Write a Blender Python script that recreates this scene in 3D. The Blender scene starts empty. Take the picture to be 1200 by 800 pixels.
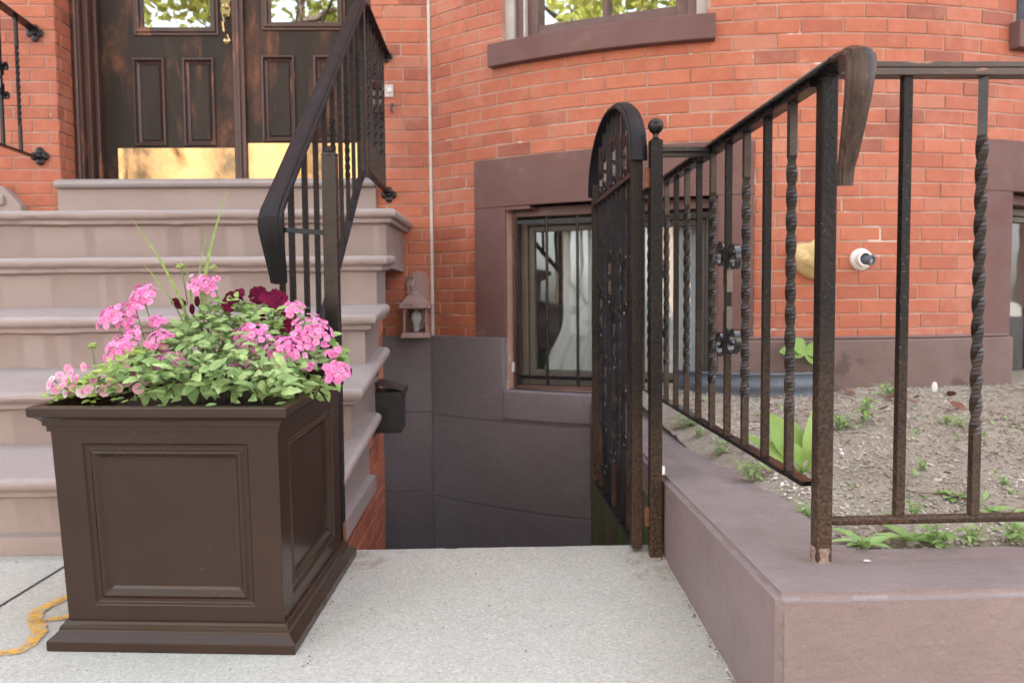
import bpy, bmesh, math, random
from mathutils import Vector, Matrix, noise
random.seed(7)
R = random.Random(11)
sc = bpy.context.scene
COL = sc.collection
H = 0.79                      # camera height above the pavement datum
F = 910.0
rad = math.radians

# ---------------------------------------------------------------- camera basis
rho = rad(0.5)
ya = Vector((-26/F, 51/F, -1)).normalized()
xa = Vector((math.cos(rho), math.sin(rho), 0)); xa = (xa - ya*xa.dot(ya)).normalized()
za = xa.cross(ya)
def ray(px, py):
    v = Vector(((px-600)/F, (400-py)/F, -1))
    return Vector((v.dot(xa), v.dot(ya), v.dot(za)))
def at(px, py, Y):
    d = ray(px, py); d = d*(Y/d.y)
    return Vector((d.x, d.y, d.z+H))
SL = 0.0604                   # pavement rises gently to the house
def gz(y): return SL*y if y > -1 else -SL
def gpt(px, py):
    d = ray(px, py); t = -H/(d.z-SL*d.y)
    return Vector((d.x*t, d.y*t, SL*d.y*t))
def atz(px, py, z):
    d = ray(px, py); t = (z-H)/d.z
    return Vector((d.x*t, d.y*t, z))

# ---------------------------------------------------------------- materials
def new_mat(name):
    m = bpy.data.materials.new(name); m.use_nodes = True
    nt = m.node_tree; nt.nodes.clear()
    out = nt.nodes.new('ShaderNodeOutputMaterial')
    p = nt.nodes.new('ShaderNodeBsdfPrincipled')
    nt.links.new(p.outputs[0], out.inputs[0])
    return m, nt, p, out
def N(nt, t, **kw):
    n = nt.nodes.new(t)
    for k, v in kw.items(): setattr(n, k, v)
    return n
def ramp(nt, fac, stops):
    r = N(nt, 'ShaderNodeValToRGB'); e = r.color_ramp.elements
    while len(e) < len(stops): e.new(0.5)
    for i, (p, c) in enumerate(stops):
        e[i].position = p; e[i].color = (*c, 1) if len(c) == 3 else c
    nt.links.new(fac, r.inputs[0]); return r.outputs[0]
def coords(nt, scale=(1,1,1)):
    tc = N(nt, 'ShaderNodeTexCoord'); mp = N(nt, 'ShaderNodeMapping')
    mp.inputs['Scale'].default_value = scale
    nt.links.new(tc.outputs['Object'], mp.inputs[0]); return mp.outputs[0]
def noi(nt, vec, scale, detail=6, rough=.6, dist=0):
    n = N(nt, 'ShaderNodeTexNoise'); n.inputs['Scale'].default_value = scale
    n.inputs['Detail'].default_value = detail; n.inputs['Roughness'].default_value = rough
    n.inputs['Distortion'].default_value = dist
    nt.links.new(vec, n.inputs['Vector']); return n.outputs['Fac']
def mix(nt, fac, a, b, mode='MIX'):
    m = N(nt, 'ShaderNodeMix', data_type='RGBA', blend_type=mode)
    for s, v in ((0, fac), (6, a), (7, b)):
        if hasattr(v, 'links'): nt.links.new(v, m.inputs[s])
        elif isinstance(v, (int, float)): m.inputs[s].default_value = v
        else: m.inputs[s].default_value = (*v, 1)
    return m.outputs[2]
def bump(nt, p, h, strength=.3, dist=.005):
    b = N(nt, 'ShaderNodeBump'); b.inputs['Strength'].default_value = strength
    b.inputs['Distance'].default_value = dist
    nt.links.new(h, b.inputs['Height']); nt.links.new(b.outputs[0], p.inputs['Normal']); return b
def surf(name, c1, c2, scale=8, rough=.7, c3=None, spot=.68, spotscale=30, bstr=.25, bscale=60, bdist=.004, metal=0, stretch=(1,1,1), spec=.5, rvar=.12):
    """two-tone procedural surface with optional sparse third colour and fine relief"""
    m, nt, p, o = new_mat(name)
    v = coords(nt, stretch)
    n1 = noi(nt, v, scale, 8, .65)
    c = ramp(nt, n1, [(.32, c1), (.68, c2)])
    if c3 is not None:
        n2 = noi(nt, v, spotscale, 5, .6)
        f = ramp(nt, n2, [(spot, (0,0,0)), (spot+.06, (1,1,1))])
        c = mix(nt, f, c, c3)
    nt.links.new(c, p.inputs['Base Color'])
    n3 = noi(nt, v, scale*2.3, 6, .6)
    mr = N(nt, 'ShaderNodeMapRange'); nt.links.new(n3, mr.inputs[0])
    mr.inputs[1].default_value = .3; mr.inputs[2].default_value = .7
    mr.inputs[3].default_value = max(.03, rough-rvar); mr.inputs[4].default_value = min(1, rough+rvar)
    nt.links.new(mr.outputs[0], p.inputs['Roughness'])
    p.inputs['Metallic'].default_value = metal; p.inputs['Specular IOR Level'].default_value = spec
    if bstr: bump(nt, p, noi(nt, v, bscale, 6, .65), bstr, bdist)
    return m

M = {}
# bricks: colour from a per-brick attribute
m, nt, p, o = new_mat('brick')
a = N(nt, 'ShaderNodeAttribute', attribute_name='tone')
sp = N(nt, 'ShaderNodeSeparateColor'); nt.links.new(a.outputs['Color'], sp.inputs[0])
c = ramp(nt, sp.outputs[0], [(0, (.18,.058,.042)), (.16, (.31,.085,.052)), (.5, (.44,.128,.068)), (.85, (.50,.160,.086)), (1, (.47,.20,.135))])
v = coords(nt)
n = noi(nt, v, 14, 8, .7)
c = mix(nt, .45, c, ramp(nt, n, [(.3, (.30,.088,.056)), (.7, (.50,.17,.10))]))
nn = noi(nt, v, 3.1, 8, .75)
c = mix(nt, ramp(nt, nn, [(.50, (0,0,0)), (.78, (.6,.6,.6))]), c, (.55,.29,.215))
n7 = noi(nt, v, 1.3, 9, .8)
c = mix(nt, ramp(nt, n7, [(.60, (0,0,0)), (.70, (.45,.45,.45))]), c, (.60,.45,.39))
n5 = noi(nt, v, 120, 3, .6)
c = mix(nt, ramp(nt, n5, [(.62, (0,0,0)), (.75, (.5,.5,.5))]), c, (.16,.05,.035))
nt.links.new(c, p.inputs['Base Color']); p.inputs['Roughness'].default_value = .62
p.inputs['Specular IOR Level'].default_value = .3
bump(nt, p, noi(nt, v, 90, 8, .7), .45, .004); M['brick'] = m
M['mortar'] = surf('mortar', (.33,.165,.12), (.47,.31,.25), 6, .95, (.60,.50,.44), .62, 9, .5, 140)
M['caulk'] = surf('caulk', (.50,.44,.40), (.62,.56,.52), 20, .9)
M['stone'] = surf('painted_brownstone', (.290,.222,.200), (.33,.262,.240), 2.6, .6, (.23,.175,.155), .74, 7, .3, 38, .005)
# second step tone: cooler and paler, set on upward faces by their normal
M['stone2'] = surf('pale_brownstone', (.290,.246,.238), (.345,.298,.292), 4, .55, (.24,.195,.18), .71, 13, .4, 60, .005)
M['maroon'] = surf('maroon_stucco', (.125,.058,.052), (.155,.078,.068), 3, .75, (.17,.09,.08), .62, 6, .22, 90)
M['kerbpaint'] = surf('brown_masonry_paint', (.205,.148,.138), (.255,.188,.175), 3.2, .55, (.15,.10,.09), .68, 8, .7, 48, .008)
M['kerbtop'] = surf('greyer_masonry_paint', (.215,.175,.172), (.285,.24,.237), 5, .5, (.40,.36,.34), .69, 24, .6, 60, .006)  # greyer, lighter tone for the wall's upward faces, with pale chips
M['plinth'] = surf('charcoal_render', (.160,.130,.140), (.208,.174,.184), 1.8, .6, (.12,.104,.112), .66, 4, .4, 11, .016)
M['plinth_brown'] = surf('brown_render', (.150,.098,.088), (.20,.135,.122), 4, .85, (.11,.075,.065), .6, 6, .4, 40, .006)
M['moss'] = surf('mossy_concrete', (.045,.050,.022), (.12,.105,.06), 8, .95, (.07,.115,.022), .52, 14, .7, 50, .012, stretch=(1,1,.4))
M['iron'] = surf('black_iron', (.007,.006,.007), (.015,.013,.014), 9, .26, (.07,.045,.032), .72, 130, .18, 210, .0014, rvar=.08, spec=.32)
M['iron_gloss'] = surf('glossy_iron', (.008,.008,.009), (.016,.015,.016), 9, .2, None, bstr=.08, bscale=120, rvar=.06, spec=1)
M['iron_worn'] = surf('worn_iron', (.005,.004,.004), (.013,.009,.007), 6, .24, (.15,.095,.065), .645, 190, .8, 120, .0035, rvar=.12, spec=.22)
M['iron_twist'] = surf('twisted_iron', (.009,.007,.006), (.026,.017,.013), 8, .27, (.13,.08,.055), .66, 150, .2, 170, .0016, rvar=.08, spec=.42)
M['iron_matte'] = surf('dull_iron', (.011,.010,.012), (.020,.018,.021), 9, .52, (.06,.045,.04), .70, 120, .15, 200, .0012, rvar=.08, spec=.18)
M['iron_streak'] = surf('rubbed_iron', (.010,.008,.007), (.085,.045,.029), 26, .32, (.20,.12,.075), .64, 60, .35, 150, .0025, rvar=.12, spec=.35, stretch=(3,3,.35))
def footwear(m, z1):
    nt = M[m].node_tree; p = next(n for n in nt.nodes if n.type == 'BSDF_PRINCIPLED'); src = p.inputs['Base Color'].links[0].from_socket
    tc = N(nt, 'ShaderNodeTexCoord'); sx = N(nt, 'ShaderNodeSeparateXYZ'); nt.links.new(tc.outputs['Object'], sx.inputs[0])
    ad = N(nt, 'ShaderNodeMath', operation='MULTIPLY_ADD'); nt.links.new(noi(nt, tc.outputs['Object'], 5, 6), ad.inputs[0]); ad.inputs[1].default_value = .55; nt.links.new(sx.outputs[2], ad.inputs[2])
    f = ramp(nt, ad.outputs[0], [(.22, (.85,.85,.85)), (z1, (.0,.0,.0))])
    c2 = ramp(nt, noi(nt, tc.outputs['Object'], 140, 5, .7), [(.35, (.026,.016,.011)), (.60, (.13,.074,.046)), (.75, (.24,.15,.10))])
    nt.links.new(mix(nt, f, src, c2), p.inputs['Base Color'])
footwear('iron_worn', .74); footwear('iron_twist', .60)
M['rustrail'] = surf('flaking_iron', (.028,.020,.017), (.085,.045,.028), 10, .42, (.26,.13,.075), .60, 40, .5, 110, .003, stretch=(.35,1.5,1.5))
M['rust'] = surf('rust', (.10,.038,.02), (.24,.095,.045), 30, .9, None, bstr=.6, bscale=120)
M['planter'] = surf('bronze_resin', (.031,.0165,.0105), (.041,.023,.0155), 2.2, .24, (.09,.08,.07), .775, 60, .08, 240, .0010, rvar=.05, spec=.40)
M['potsoil'] = surf('potting_soil', (.018,.012,.008), (.05,.035,.022), 60, 1, None, bstr=1, bscale=120, bdist=.01)
M['brass'] = surf('polished_brass', (.35,.25,.135), (.42,.31,.18), 6, .10, None, bstr=.03, bscale=8, bdist=.01, metal=1, rvar=.05)
M['whiteplastic'] = surf('white_plastic', (.70,.69,.66), (.78,.77,.74), 20, .5, (.4,.37,.33), .68, 30, .05)
M['greymetal'] = surf('galvanised_steel', (.085,.10,.125), (.125,.145,.175), 12, .6, (.07,.07,.075), .62, 14, .1, metal=.1)
M['foam'] = surf('yellow_foam', (.60,.42,.18), (.72,.54,.27), 14, .9, (.38,.24,.1), .64, 22, .8, 45, .01)
M['lantern'] = surf('painted_lantern', (.27,.165,.15), (.36,.235,.21), 14, .65, (.15,.085,.075), .6, 40, .3, 120)
M['boxblack'] = surf('black_paint', (.010,.010,.011), (.028,.027,.028), 16, .38, (.14,.12,.10), .68, 30, .2)
M['framewood'] = surf('maroon_frame_paint', (.105,.052,.047), (.145,.075,.066), 6, .5, (.17,.10,.09), .66, 14, .12)
M['frameolive'] = surf('olive_grey_frame', (.095,.082,.070), (.13,.115,.098), 8, .55)
M['greyjamb'] = surf('grey_casing', (.36,.31,.29), (.44,.39,.365), 8, .6)
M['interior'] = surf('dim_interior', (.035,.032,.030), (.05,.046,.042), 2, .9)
M['cellar'] = surf('cellar_room', (.38,.36,.36), (.46,.44,.44), 2, .9)
M['curtain'] = surf('white_curtain', (.60,.59,.575), (.68,.67,.65), 6, .9)
M['yellowpaint'] = surf('yellow_marking_paint', (.62,.33,.05), (.72,.43,.09), 16, .85, (.44,.37,.27), .56, 45, .3, 120)
M['asphalt'] = surf('asphalt', (.04,.04,.042), (.06,.06,.06), 6, .9, (.1,.1,.1), .62, 80, .5, 150)
M['bark'] = surf('bark', (.06,.045,.032), (.12,.09,.065), 10, .9, None, bstr=.8, bscale=30, bdist=.02, stretch=(1,1,.2))
M['farbrick'] = surf('far_brick', (.46,.19,.12), (.56,.25,.16), 2, .9)
M['farstone'] = surf('far_sandstone', (.52,.38,.28), (.60,.45,.34), 2, .9)
M['farwindow'] = surf('far_window', (.05,.06,.07), (.09,.10,.11), 2, .1)
M['deadleaf'] = surf('dead_leaf', (.12,.045,.025), (.26,.13,.08), 30, .9)
M['chipwhite'] = surf('pale_chip', (.62,.60,.57), (.72,.70,.68), 30, .8)
M['chipfoot'] = surf('chipped_foot', (.16,.10,.075), (.34,.24,.19), 60, .8, (.5,.4,.34), .6, 120, .7, 140)
def leafmat(name, c1, c2, sc_=25, tr=.25):
    m, nt, p, o = new_mat(name); v = coords(nt)
    oi = N(nt, 'ShaderNodeAttribute', attribute_name='tone')
    s = N(nt, 'ShaderNodeSeparateColor'); nt.links.new(oi.outputs['Color'], s.inputs[0])
    c = ramp(nt, s.outputs[0], [(0, c1), (1, c2)])
    c = mix(nt, .35, c, ramp(nt, noi(nt, v, sc_*3, 4), [(.35, c1), (.65, c2)]))
    nt.links.new(c, p.inputs['Base Color']); p.inputs['Roughness'].default_value = .55 if not name.startswith(('petal', 'floret')) else .8
    p.inputs['Specular IOR Level'].default_value = .3
    if name.startswith(('petal', 'floret')): p.inputs['Specular IOR Level'].default_value = .15
    t = N(nt, 'ShaderNodeBsdfTranslucent'); nt.links.new(c, t.inputs[0])
    mx = N(nt, 'ShaderNodeMixShader'); mx.inputs[0].default_value = tr
    nt.links.new(p.outputs[0], mx.inputs[1]); nt.links.new(t.outputs[0], mx.inputs[2])
    nt.links.new(mx.outputs[0], o.inputs[0]); M[name] = m
leafmat('leaf_sage', (.10,.20,.055), (.46,.60,.26))
leafmat('leaf_lime', (.20,.31,.06), (.42,.56,.14))
leafmat('leaf_fern', (.12,.24,.05), (.46,.61,.22))
leafmat('leaf_weed', (.17,.31,.09), (.40,.58,.22))
leafmat('leaf_broad', (.20,.34,.07), (.38,.53,.17), 8)
leafmat('leaf_tree', (.28,.32,.06), (.50,.50,.14), tr=.55)
leafmat('stem', (.14,.20,.07), (.24,.30,.13))
leafmat('petal_pink', (.74,.15,.44), (.90,.46,.72), 60, .3)
leafmat('petal_dark', (.030,.001,.010), (.17,.004,.040), 60, .10)
leafmat('petal_pale', (.72,.28,.44), (.86,.58,.68), 60, .3)
leafmat('petal_white', (.78,.66,.68), (.84,.78,.78), 60, .3)
leafmat('floret_eye', (.50,.06,.06), (.62,.14,.10), 60, .1)
leafmat('bud', (.26,.34,.09), (.42,.50,.18), 60, .2)

nt = M['yellowpaint'].node_tree; p = next(n for n in nt.nodes if n.type == 'BSDF_PRINCIPLED')
tc = N(nt, 'ShaderNodeTexCoord')
nt.links.new(ramp(nt, noi(nt, tc.outputs['Object'], 38, 8, .75), [(.32, (.0,.0,.0)), (.52, (.88,.88,.88))]), p.inputs['Alpha'])
# concrete with visible aggregate
m, nt, p, o = new_mat('concrete'); v = coords(nt)
c = ramp(nt, noi(nt, v, 2.2, 8, .7), [(.3, (.40,.388,.348)), (.7, (.49,.478,.436))])
vo = N(nt, 'ShaderNodeTexVoronoi'); vo.inputs['Scale'].default_value = 230; nt.links.new(v, vo.inputs['Vector'])
s = N(nt, 'ShaderNodeSeparateColor'); nt.links.new(vo.outputs['Color'], s.inputs[0])
c = mix(nt, .34, c, ramp(nt, s.outputs[0], [(0, (.18,.172,.155)), (.18, (.36,.35,.318)), (.75, (.48,.47,.435)), (1, (.70,.69,.66))]))
c = mix(nt, ramp(nt, noi(nt, v, 22, 6, .7), [(.58, (0,0,0)), (.74, (.4,.4,.4))]), c, (.30,.265,.22))
c = mix(nt, ramp(nt, noi(nt, v, 1.1, 9, .75, .4), [(.50, (0,0,0)), (.68, (.35,.35,.35))]), c, (.31,.29,.255))
c = mix(nt, ramp(nt, noi(nt, v, 55, 3, .5), [(.70, (0,0,0)), (.74, (.8,.8,.8))]), c, (.14,.125,.11))
nt.links.new(c, p.inputs['Base Color']); p.inputs['Roughness'].default_value = .88
bump(nt, p, vo.outputs['Distance'], .25, .003); M['concrete'] = m
# soil
m, nt, p, o = new_mat('soil'); v = coords(nt)
c = ramp(nt, noi(nt, v, 9, 10, .75), [(.3, (.25,.20,.15)), (.55, (.41,.35,.285)), (.75, (.54,.485,.415))])
c = mix(nt, .5, c, ramp(nt, noi(nt, v, 110, 6, .7), [(.35, (.13,.10,.075)), (.6, (.40,.35,.285)), (.72, (.62,.575,.51))]))
nt.links.new(c, p.inputs['Base Color']); p.inputs['Roughness'].default_value = 1
bump(nt, p, noi(nt, v, 70, 8, .75), .8, .008); M['soil'] = m
# wood chips
m, nt, p, o = new_mat('chips')
a = N(nt, 'ShaderNodeAttribute', attribute_name='tone'); s = N(nt, 'ShaderNodeSeparateColor'); nt.links.new(a.outputs['Color'], s.inputs[0])
nt.links.new(ramp(nt, s.outputs[0], [(0, (.15,.115,.08)), (.35, (.34,.295,.24)), (.8, (.52,.475,.415)), (1, (.76,.72,.65))]), p.inputs['Base Color'])
p.inputs['Roughness'].default_value = .95; M['chips'] = m
# worn dark door varnish
m, nt, p, o = new_mat('door_wood'); v = coords(nt, (1,1,.22)); v2 = coords(nt)
c = ramp(nt, noi(nt, v, 9, 6, .6), [(.35, (.014,.009,.007)), (.65, (.027,.016,.012))])
f = ramp(nt, noi(nt, v, 7, 10, .72, .6), [(.50, (0,0,0)), (.66, (.85,.85,.85))])
f2 = ramp(nt, noi(nt, v2, 3.5, 4, .6), [(.40, (.15,.15,.15)), (.62, (1,1,1))])
f = mix(nt, 1, f, f2, 'MULTIPLY')
c = mix(nt, f, c, (.24,.085,.045)); nt.links.new(c, p.inputs['Base Color'])
p.inputs['Roughness'].default_value = .5; p.inputs['Specular IOR Level'].default_value = .3; bump(nt, p, noi(nt, v, 60, 6), .12, .003); M['door'] = m
m2 = surf('door_moulding', (.038,.020,.018), (.085,.036,.028), 7, .4, (.20,.075,.045), .6, 16, .15, 60, stretch=(1,1,.25)); M['doormould'] = m2
# glass: partly mirror, partly see-through
def glass(name, refl, tint=(.85,.9,.92)):
    m, nt, p, o = new_mat(name)
    g = N(nt, 'ShaderNodeBsdfGlossy'); g.inputs['Roughness'].default_value = .012; g.inputs[0].default_value = (1,1,1,1)
    v = coords(nt); b = N(nt, 'ShaderNodeBump'); b.inputs['Strength'].default_value = .05; b.inputs['Distance'].default_value = .03
    nt.links.new(noi(nt, v, 2.5, 2), b.inputs['Height']); nt.links.new(b.outputs[0], g.inputs['Normal'])
    t = N(nt, 'ShaderNodeBsdfTransparent'); t.inputs[0].default_value = (*tint, 1)
    mx = N(nt, 'ShaderNodeMixShader'); mx.inputs[0].default_value = refl
    nt.links.new(t.outputs[0], mx.inputs[1]); nt.links.new(g.outputs[0], mx.inputs[2])
    nt.links.new(mx.outputs[0], o.inputs[0]); M[name] = m
glass('door_glass', .42); glass('bay_glass', .46); glass('cellar_glass', .10); glass('lamp_glass', .15)

# ---------------------------------------------------------------- mesh builder
class MB:
    def __init__(s): s.v = []; s.f = []; s.t = []; s.mi = []; s.cur = 0
    def add(s, vs, fs, tone=None):
        b = len(s.v); s.v += [Vector(q) for q in vs]
        s.f += [tuple(i+b for i in q) for q in fs]; s.mi += [s.cur]*len(fs)
        tt = R.random() if tone is None else tone
        s.t += [tt]*len(vs)
    def box(s, c, d, ax=None, tone=None):
        """box centred at c, full size d, axes ax (three unit vectors)"""
        ax = ax or (Vector((1,0,0)), Vector((0,1,0)), Vector((0,0,1)))
        c = Vector(c)
        vs = [c+ax[0]*d[0]*.5*i+ax[1]*d[1]*.5*j+ax[2]*d[2]*.5*k for k in (-1,1) for j in (-1,1) for i in (-1,1)]
        s.add(vs, [(0,2,3,1),(4,5,7,6),(0,1,5,4),(2,6,7,3),(0,4,6,2),(1,3,7,5)], tone)
    def span(s, a, b, tone=None):
        a, b = Vector(a), Vector(b)
        s.box((a+b)/2, [abs(b[i]-a[i]) for i in range(3)], None, tone)
    def bar(s, a, b, w, h=None, ref=(0,0,1), tone=None):
        """square bar from a to b"""
        h = h or w; a, b = Vector(a), Vector(b); z = (b-a); L = z.length; z.normalize()
        r = Vector(ref)
        if abs(z.dot(r)) > .95: r = Vector((0,1,0))
        x = z.cross(r).normalized(); y = x.cross(z)
        s.box((a+b)/2, (w, h, L), (x, y, z), tone)
    def sweep(s, path, prof, ref=(0,0,1), scales=None, closed=True, cap=True, tone=None):
        path = [Vector(q) for q in path]; n = len(path); k = len(prof); vs = []; fs = []
        for i, q in enumerate(path):
            t = (path[min(i+1, n-1)]-path[max(i-1, 0)]).normalized(); r = Vector(ref)
            x = t.cross(r)
            if x.length < 1e-4: x = Vector((1,0,0))
            x.normalize(); y = x.cross(t); sca = scales[i] if scales else 1
            vs += [q+x*a*sca+y*b*sca for a, b in prof]
        for i in range(n-1):
            for j in range(k if closed else k-1):
                j2 = (j+1) % k; fs.append((i*k+j, i*k+j2, (i+1)*k+j2, (i+1)*k+j))
        if cap and closed:
            fs.append(tuple(range(k))[::-1]); fs.append(tuple((n-1)*k+j for j in range(k)))
        s.add(vs, fs, tone)
    def tube(s, path, r, n=8, scales=None, tone=None):
        s.sweep(path, [(math.cos(i*2*math.pi/n)*r, math.sin(i*2*math.pi/n)*r) for i in range(n)], (0.13,0.21,.97), scales, tone=tone)
    def lathe(s, c, prof, n=20, axis=(0,0,1), tone=None):
        z = Vector(axis).normalized(); x = z.orthogonal().normalized(); y = z.cross(x); c = Vector(c); vs = []; fs = []
        for r, h in prof:
            vs += [c+z*h+(x*math.cos(i*2*math.pi/n)+y*math.sin(i*2*math.pi/n))*r for i in range(n)]
        for j in range(len(prof)-1):
            for i in range(n):
                i2 = (i+1) % n; fs.append((j*n+i, j*n+i2, (j+1)*n+i2, (j+1)*n+i))
        fs.append(tuple(range(n))[::-1]); fs.append(tuple((len(prof)-1)*n+i for i in range(n)))
        s.add(vs, fs, tone)
    def sphere(s, c, r, n=14, sq=(1,1,1), tone=None):
        pr = [(max(1e-4, math.sin(i*math.pi/n)*r), -math.cos(i*math.pi/n)*r) for i in range(n+1)]
        b = len(s.v); s.lathe(c, pr, n+4, tone=tone); c = Vector(c)
        for i in range(b, len(s.v)):
            d = s.v[i]-c; s.v[i] = c+Vector((d.x*sq[0], d.y*sq[1], d.z*sq[2]))
    def twist(s, a, b, w, z0, z1, turns, tone=None):
        """vertical square bar, twisted between heights z0 and z1"""
        a, b = Vector(a), Vector(b); n = 64; rows = [(a.z, 0)]
        for i in range(n+1): rows.append((z0+(z1-z0)*i/n, turns*2*math.pi*i/n))
        rows.append((b.z, turns*2*math.pi)); vs = []; fs = []; h = w*.5
        for z, an in rows:
            u = (z-a.z)/(b.z-a.z); px = a.x+(b.x-a.x)*u; py = a.y+(b.y-a.y)*u
            for i, j in ((-1,-1),(1,-1),(1,1),(-1,1)):
                vs.append((px+h*(i*math.cos(an)-j*math.sin(an)), py+h*(i*math.sin(an)+j*math.cos(an)), z))
        for r_ in range(len(rows)-1):
            for i in range(4): fs.append((r_*4+i, r_*4+(i+1) % 4, r_*4+4+(i+1) % 4, r_*4+4+i))
        fs += [(3,2,1,0), tuple(len(vs)-4+i for i in range(4))]; s.add(vs, fs, tone)

def root_loc(o):
    while o.parent: o = o.parent
    return o.location.copy()
def obj(name, mb, mat, parent=None, smooth=False, bevel=0, loc=None, seg=2):
    me = bpy.data.meshes.new(name)
    if parent is not None: off = root_loc(parent)
    elif loc is not None: off = Vector(loc)
    else:
        xs = [q.x for q in mb.v]; ys = [q.y for q in mb.v]; zs = [q.z for q in mb.v]
        off = Vector(((min(xs)+max(xs))/2, (min(ys)+max(ys))/2, min(zs)))
    me.from_pydata([q-off for q in mb.v], [], mb.f)
    at_ = me.color_attributes.new('tone', 'FLOAT_COLOR', 'POINT')
    at_.data.foreach_set('color', [x for t in mb.t for x in (t, t, t, 1)])
    for mm in (mat if isinstance(mat, (list, tuple)) else [mat]): me.materials.append(M[mm] if isinstance(mm, str) else mm)
    if isinstance(mat, (list, tuple)): me.polygons.foreach_set('material_index', mb.mi)
    if smooth: me.polygons.foreach_set('use_smooth', [True]*len(me.polygons))
    bm = bmesh.new(); bm.from_mesh(me); bmesh.ops.recalc_face_normals(bm, faces=bm.faces); bm.to_mesh(me); bm.free()
    me.update()
    o = bpy.data.objects.new(name, me); COL.objects.link(o)
    if parent is not None: o.parent = parent
    else: o.location = off
    if bevel:
        b = o.modifiers.new('bevel', 'BEVEL'); b.width = bevel; b.segments = seg; b.limit_method = 'ANGLE'; b.angle_limit = rad(35)
        b.harden_normals = False
    return o
def tag(o, label, cat, group=None):
    o['label'] = label; o['category'] = cat
    if group: o['group'] = group
    return o
def thing(name, label, cat, loc=(0,0,0), group=None):
    o = bpy.data.objects.new(name, None); COL.objects.link(o); o.location = loc; o.empty_display_size = .05
    bpy.context.view_layer.update()
    return tag(o, label, cat, group)
def struct(name, mb, mat, kind='structure', **kw):
    o = obj(name, mb, mat, None, **kw); o['kind'] = kind; return o
def sm(o, ang=35):
    me = o.data; me.polygons.foreach_set('use_smooth', [True]*len(me.polygons)); me.set_sharp_from_angle(angle=rad(ang)); return o

# ---------------------------------------------------------------- constants of the place
YF = 3.95                                   # flat facade plane
BX, BR = 1.5, 2.6                           # bow front: centre and radius
XC = -0.286                                 # where bow meets the flat front
BY = YF+math.sqrt(BR**2-(BX-XC)**2)
PH0 = -math.asin((BX-XC)/BR)
def bow(ph, off=0): return BX+(BR+off)*math.sin(ph), BY-(BR+off)*math.cos(ph)
def bowph(px, py=350, off=0):
    d = ray(px, py); dx, dy = d.x, d.y; a_ = dx*dx+dy*dy
    b_ = -2*(dx*BX+dy*BY); c_ = BX*BX+BY*BY-(BR+off)**2
    t = (-b_-math.sqrt(max(0, b_*b_-4*a_*c_)))/(2*a_)
    return math.asin((dx*t-BX)/(BR+off))
def phx(x): return math.asin((x-BX)/BR)
PT = H-.186                                 # top of the rendered plinth
KT = H-.468                                 # top of the garden kerb wall
WELL = H-2.0                                # areaway floor
CH, CL, MJ = .0612, .180, .0068             # brick course, brick pitch, joint

def bricks(mb, path, s0, s1, z0, z1, openings=(), phase=0.0, zphase=H+.898):
    k0 = math.floor((z0-zphase)/CH)-1; k1 = math.ceil((z1-zphase)/CH)+1
    for k in range(k0, k1):
        za_ = zphase+k*CH+MJ*.5; zb = zphase+(k+1)*CH-MJ*.5
        if zb > z1+.001:
            if z1-za_ < .02: continue
            zb = z1
        if za_ < z0:
            if zb-z0 < .02: continue
            za_ = z0
        iv = [(s0, s1)]
        for (a_, b_, c_, d_) in openings:
            if min(zb, d_)-max(za_, c_) > .35*(zb-za_):
                nv = []
                for (p_, q_) in iv:
                    if b_ <= p_ or a_ >= q_: nv.append((p_, q_)); continue
                    if a_ > p_: nv.append((p_, a_))
                    if b_ < q_: nv.append((b_, q_))
                iv = nv
        ofs = (k % 2)*CL*.5+phase+R.uniform(-.012, .012)
        j0 = math.floor((s0-ofs)/CL)-1; j1 = math.ceil((s1-ofs)/CL)+1
        for j in range(j0, j1):
            ba = ofs+j*CL+MJ*.5; bb = ofs+(j+1)*CL-MJ*.5
            for (p_, q_) in iv:
                a_ = max(ba, p_+.002); b_ = min(bb, q_-.002)
                if b_-a_ < .02: continue
                tone = min(1, max(0, R.gauss(.58, .18)))
                if R.random() < .05: tone = R.uniform(0, .15)
                jx = lambda: R.uniform(-.0012, .0012)
                d0 = R.uniform(-.0015, .0015); tilt = R.uniform(-.0012, .0012)
                vs = []
                for (off, ins) in ((-.012, 0), (-.0022+d0, 0), (d0, .0026)):
                    for (s_, z_, sg) in ((a_+ins, za_+ins, -1), (b_-ins, za_+ins, 1), (b_-ins, zb-ins, 1), (a_+ins, zb-ins, -1)):
                        x, y, nx, ny = path(s_+jx()); of = off+tilt*sg
                        vs.append((x+nx*of, y+ny*of, z_+jx()))
                fs = [(8,9,10,11)]
                for r_ in (0, 4):
                    for i in range(4): fs.append((r_+i, r_+(i+1) % 4, r_+4+(i+1) % 4, r_+4+i))
                mb.add(vs, fs, tone)
def flat(y): return lambda s_: (s_, y, 0, -1)
def bowpath(s_):
    ph = PH0+s_/BR; x, y = bow(ph); return x, y, math.sin(ph), -math.cos(ph)
def bowslab(mb, p0, p1, z0, z1, r0, r1, n=16, tone=.5):
    """curved slab following the bow, from offset r0 (inner) to r1 (outer)"""
    vs = []; fs = []
    for i in range(n+1):
        ph = p0+(p1-p0)*i/n
        a_ = bow(ph, r0); b_ = bow(ph, r1)
        vs += [(*a_, z0), (*b_, z0), (*b_, z1), (*a_, z1)]
    for i in range(n):
        for j in range(4): fs.append((i*4+j, i*4+(j+1) % 4, i*4+4+(j+1) % 4, i*4+4+j))
    fs += [(3,2,1,0), tuple(n*4+j for j in range(4))]; mb.add(vs, fs, tone)
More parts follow.
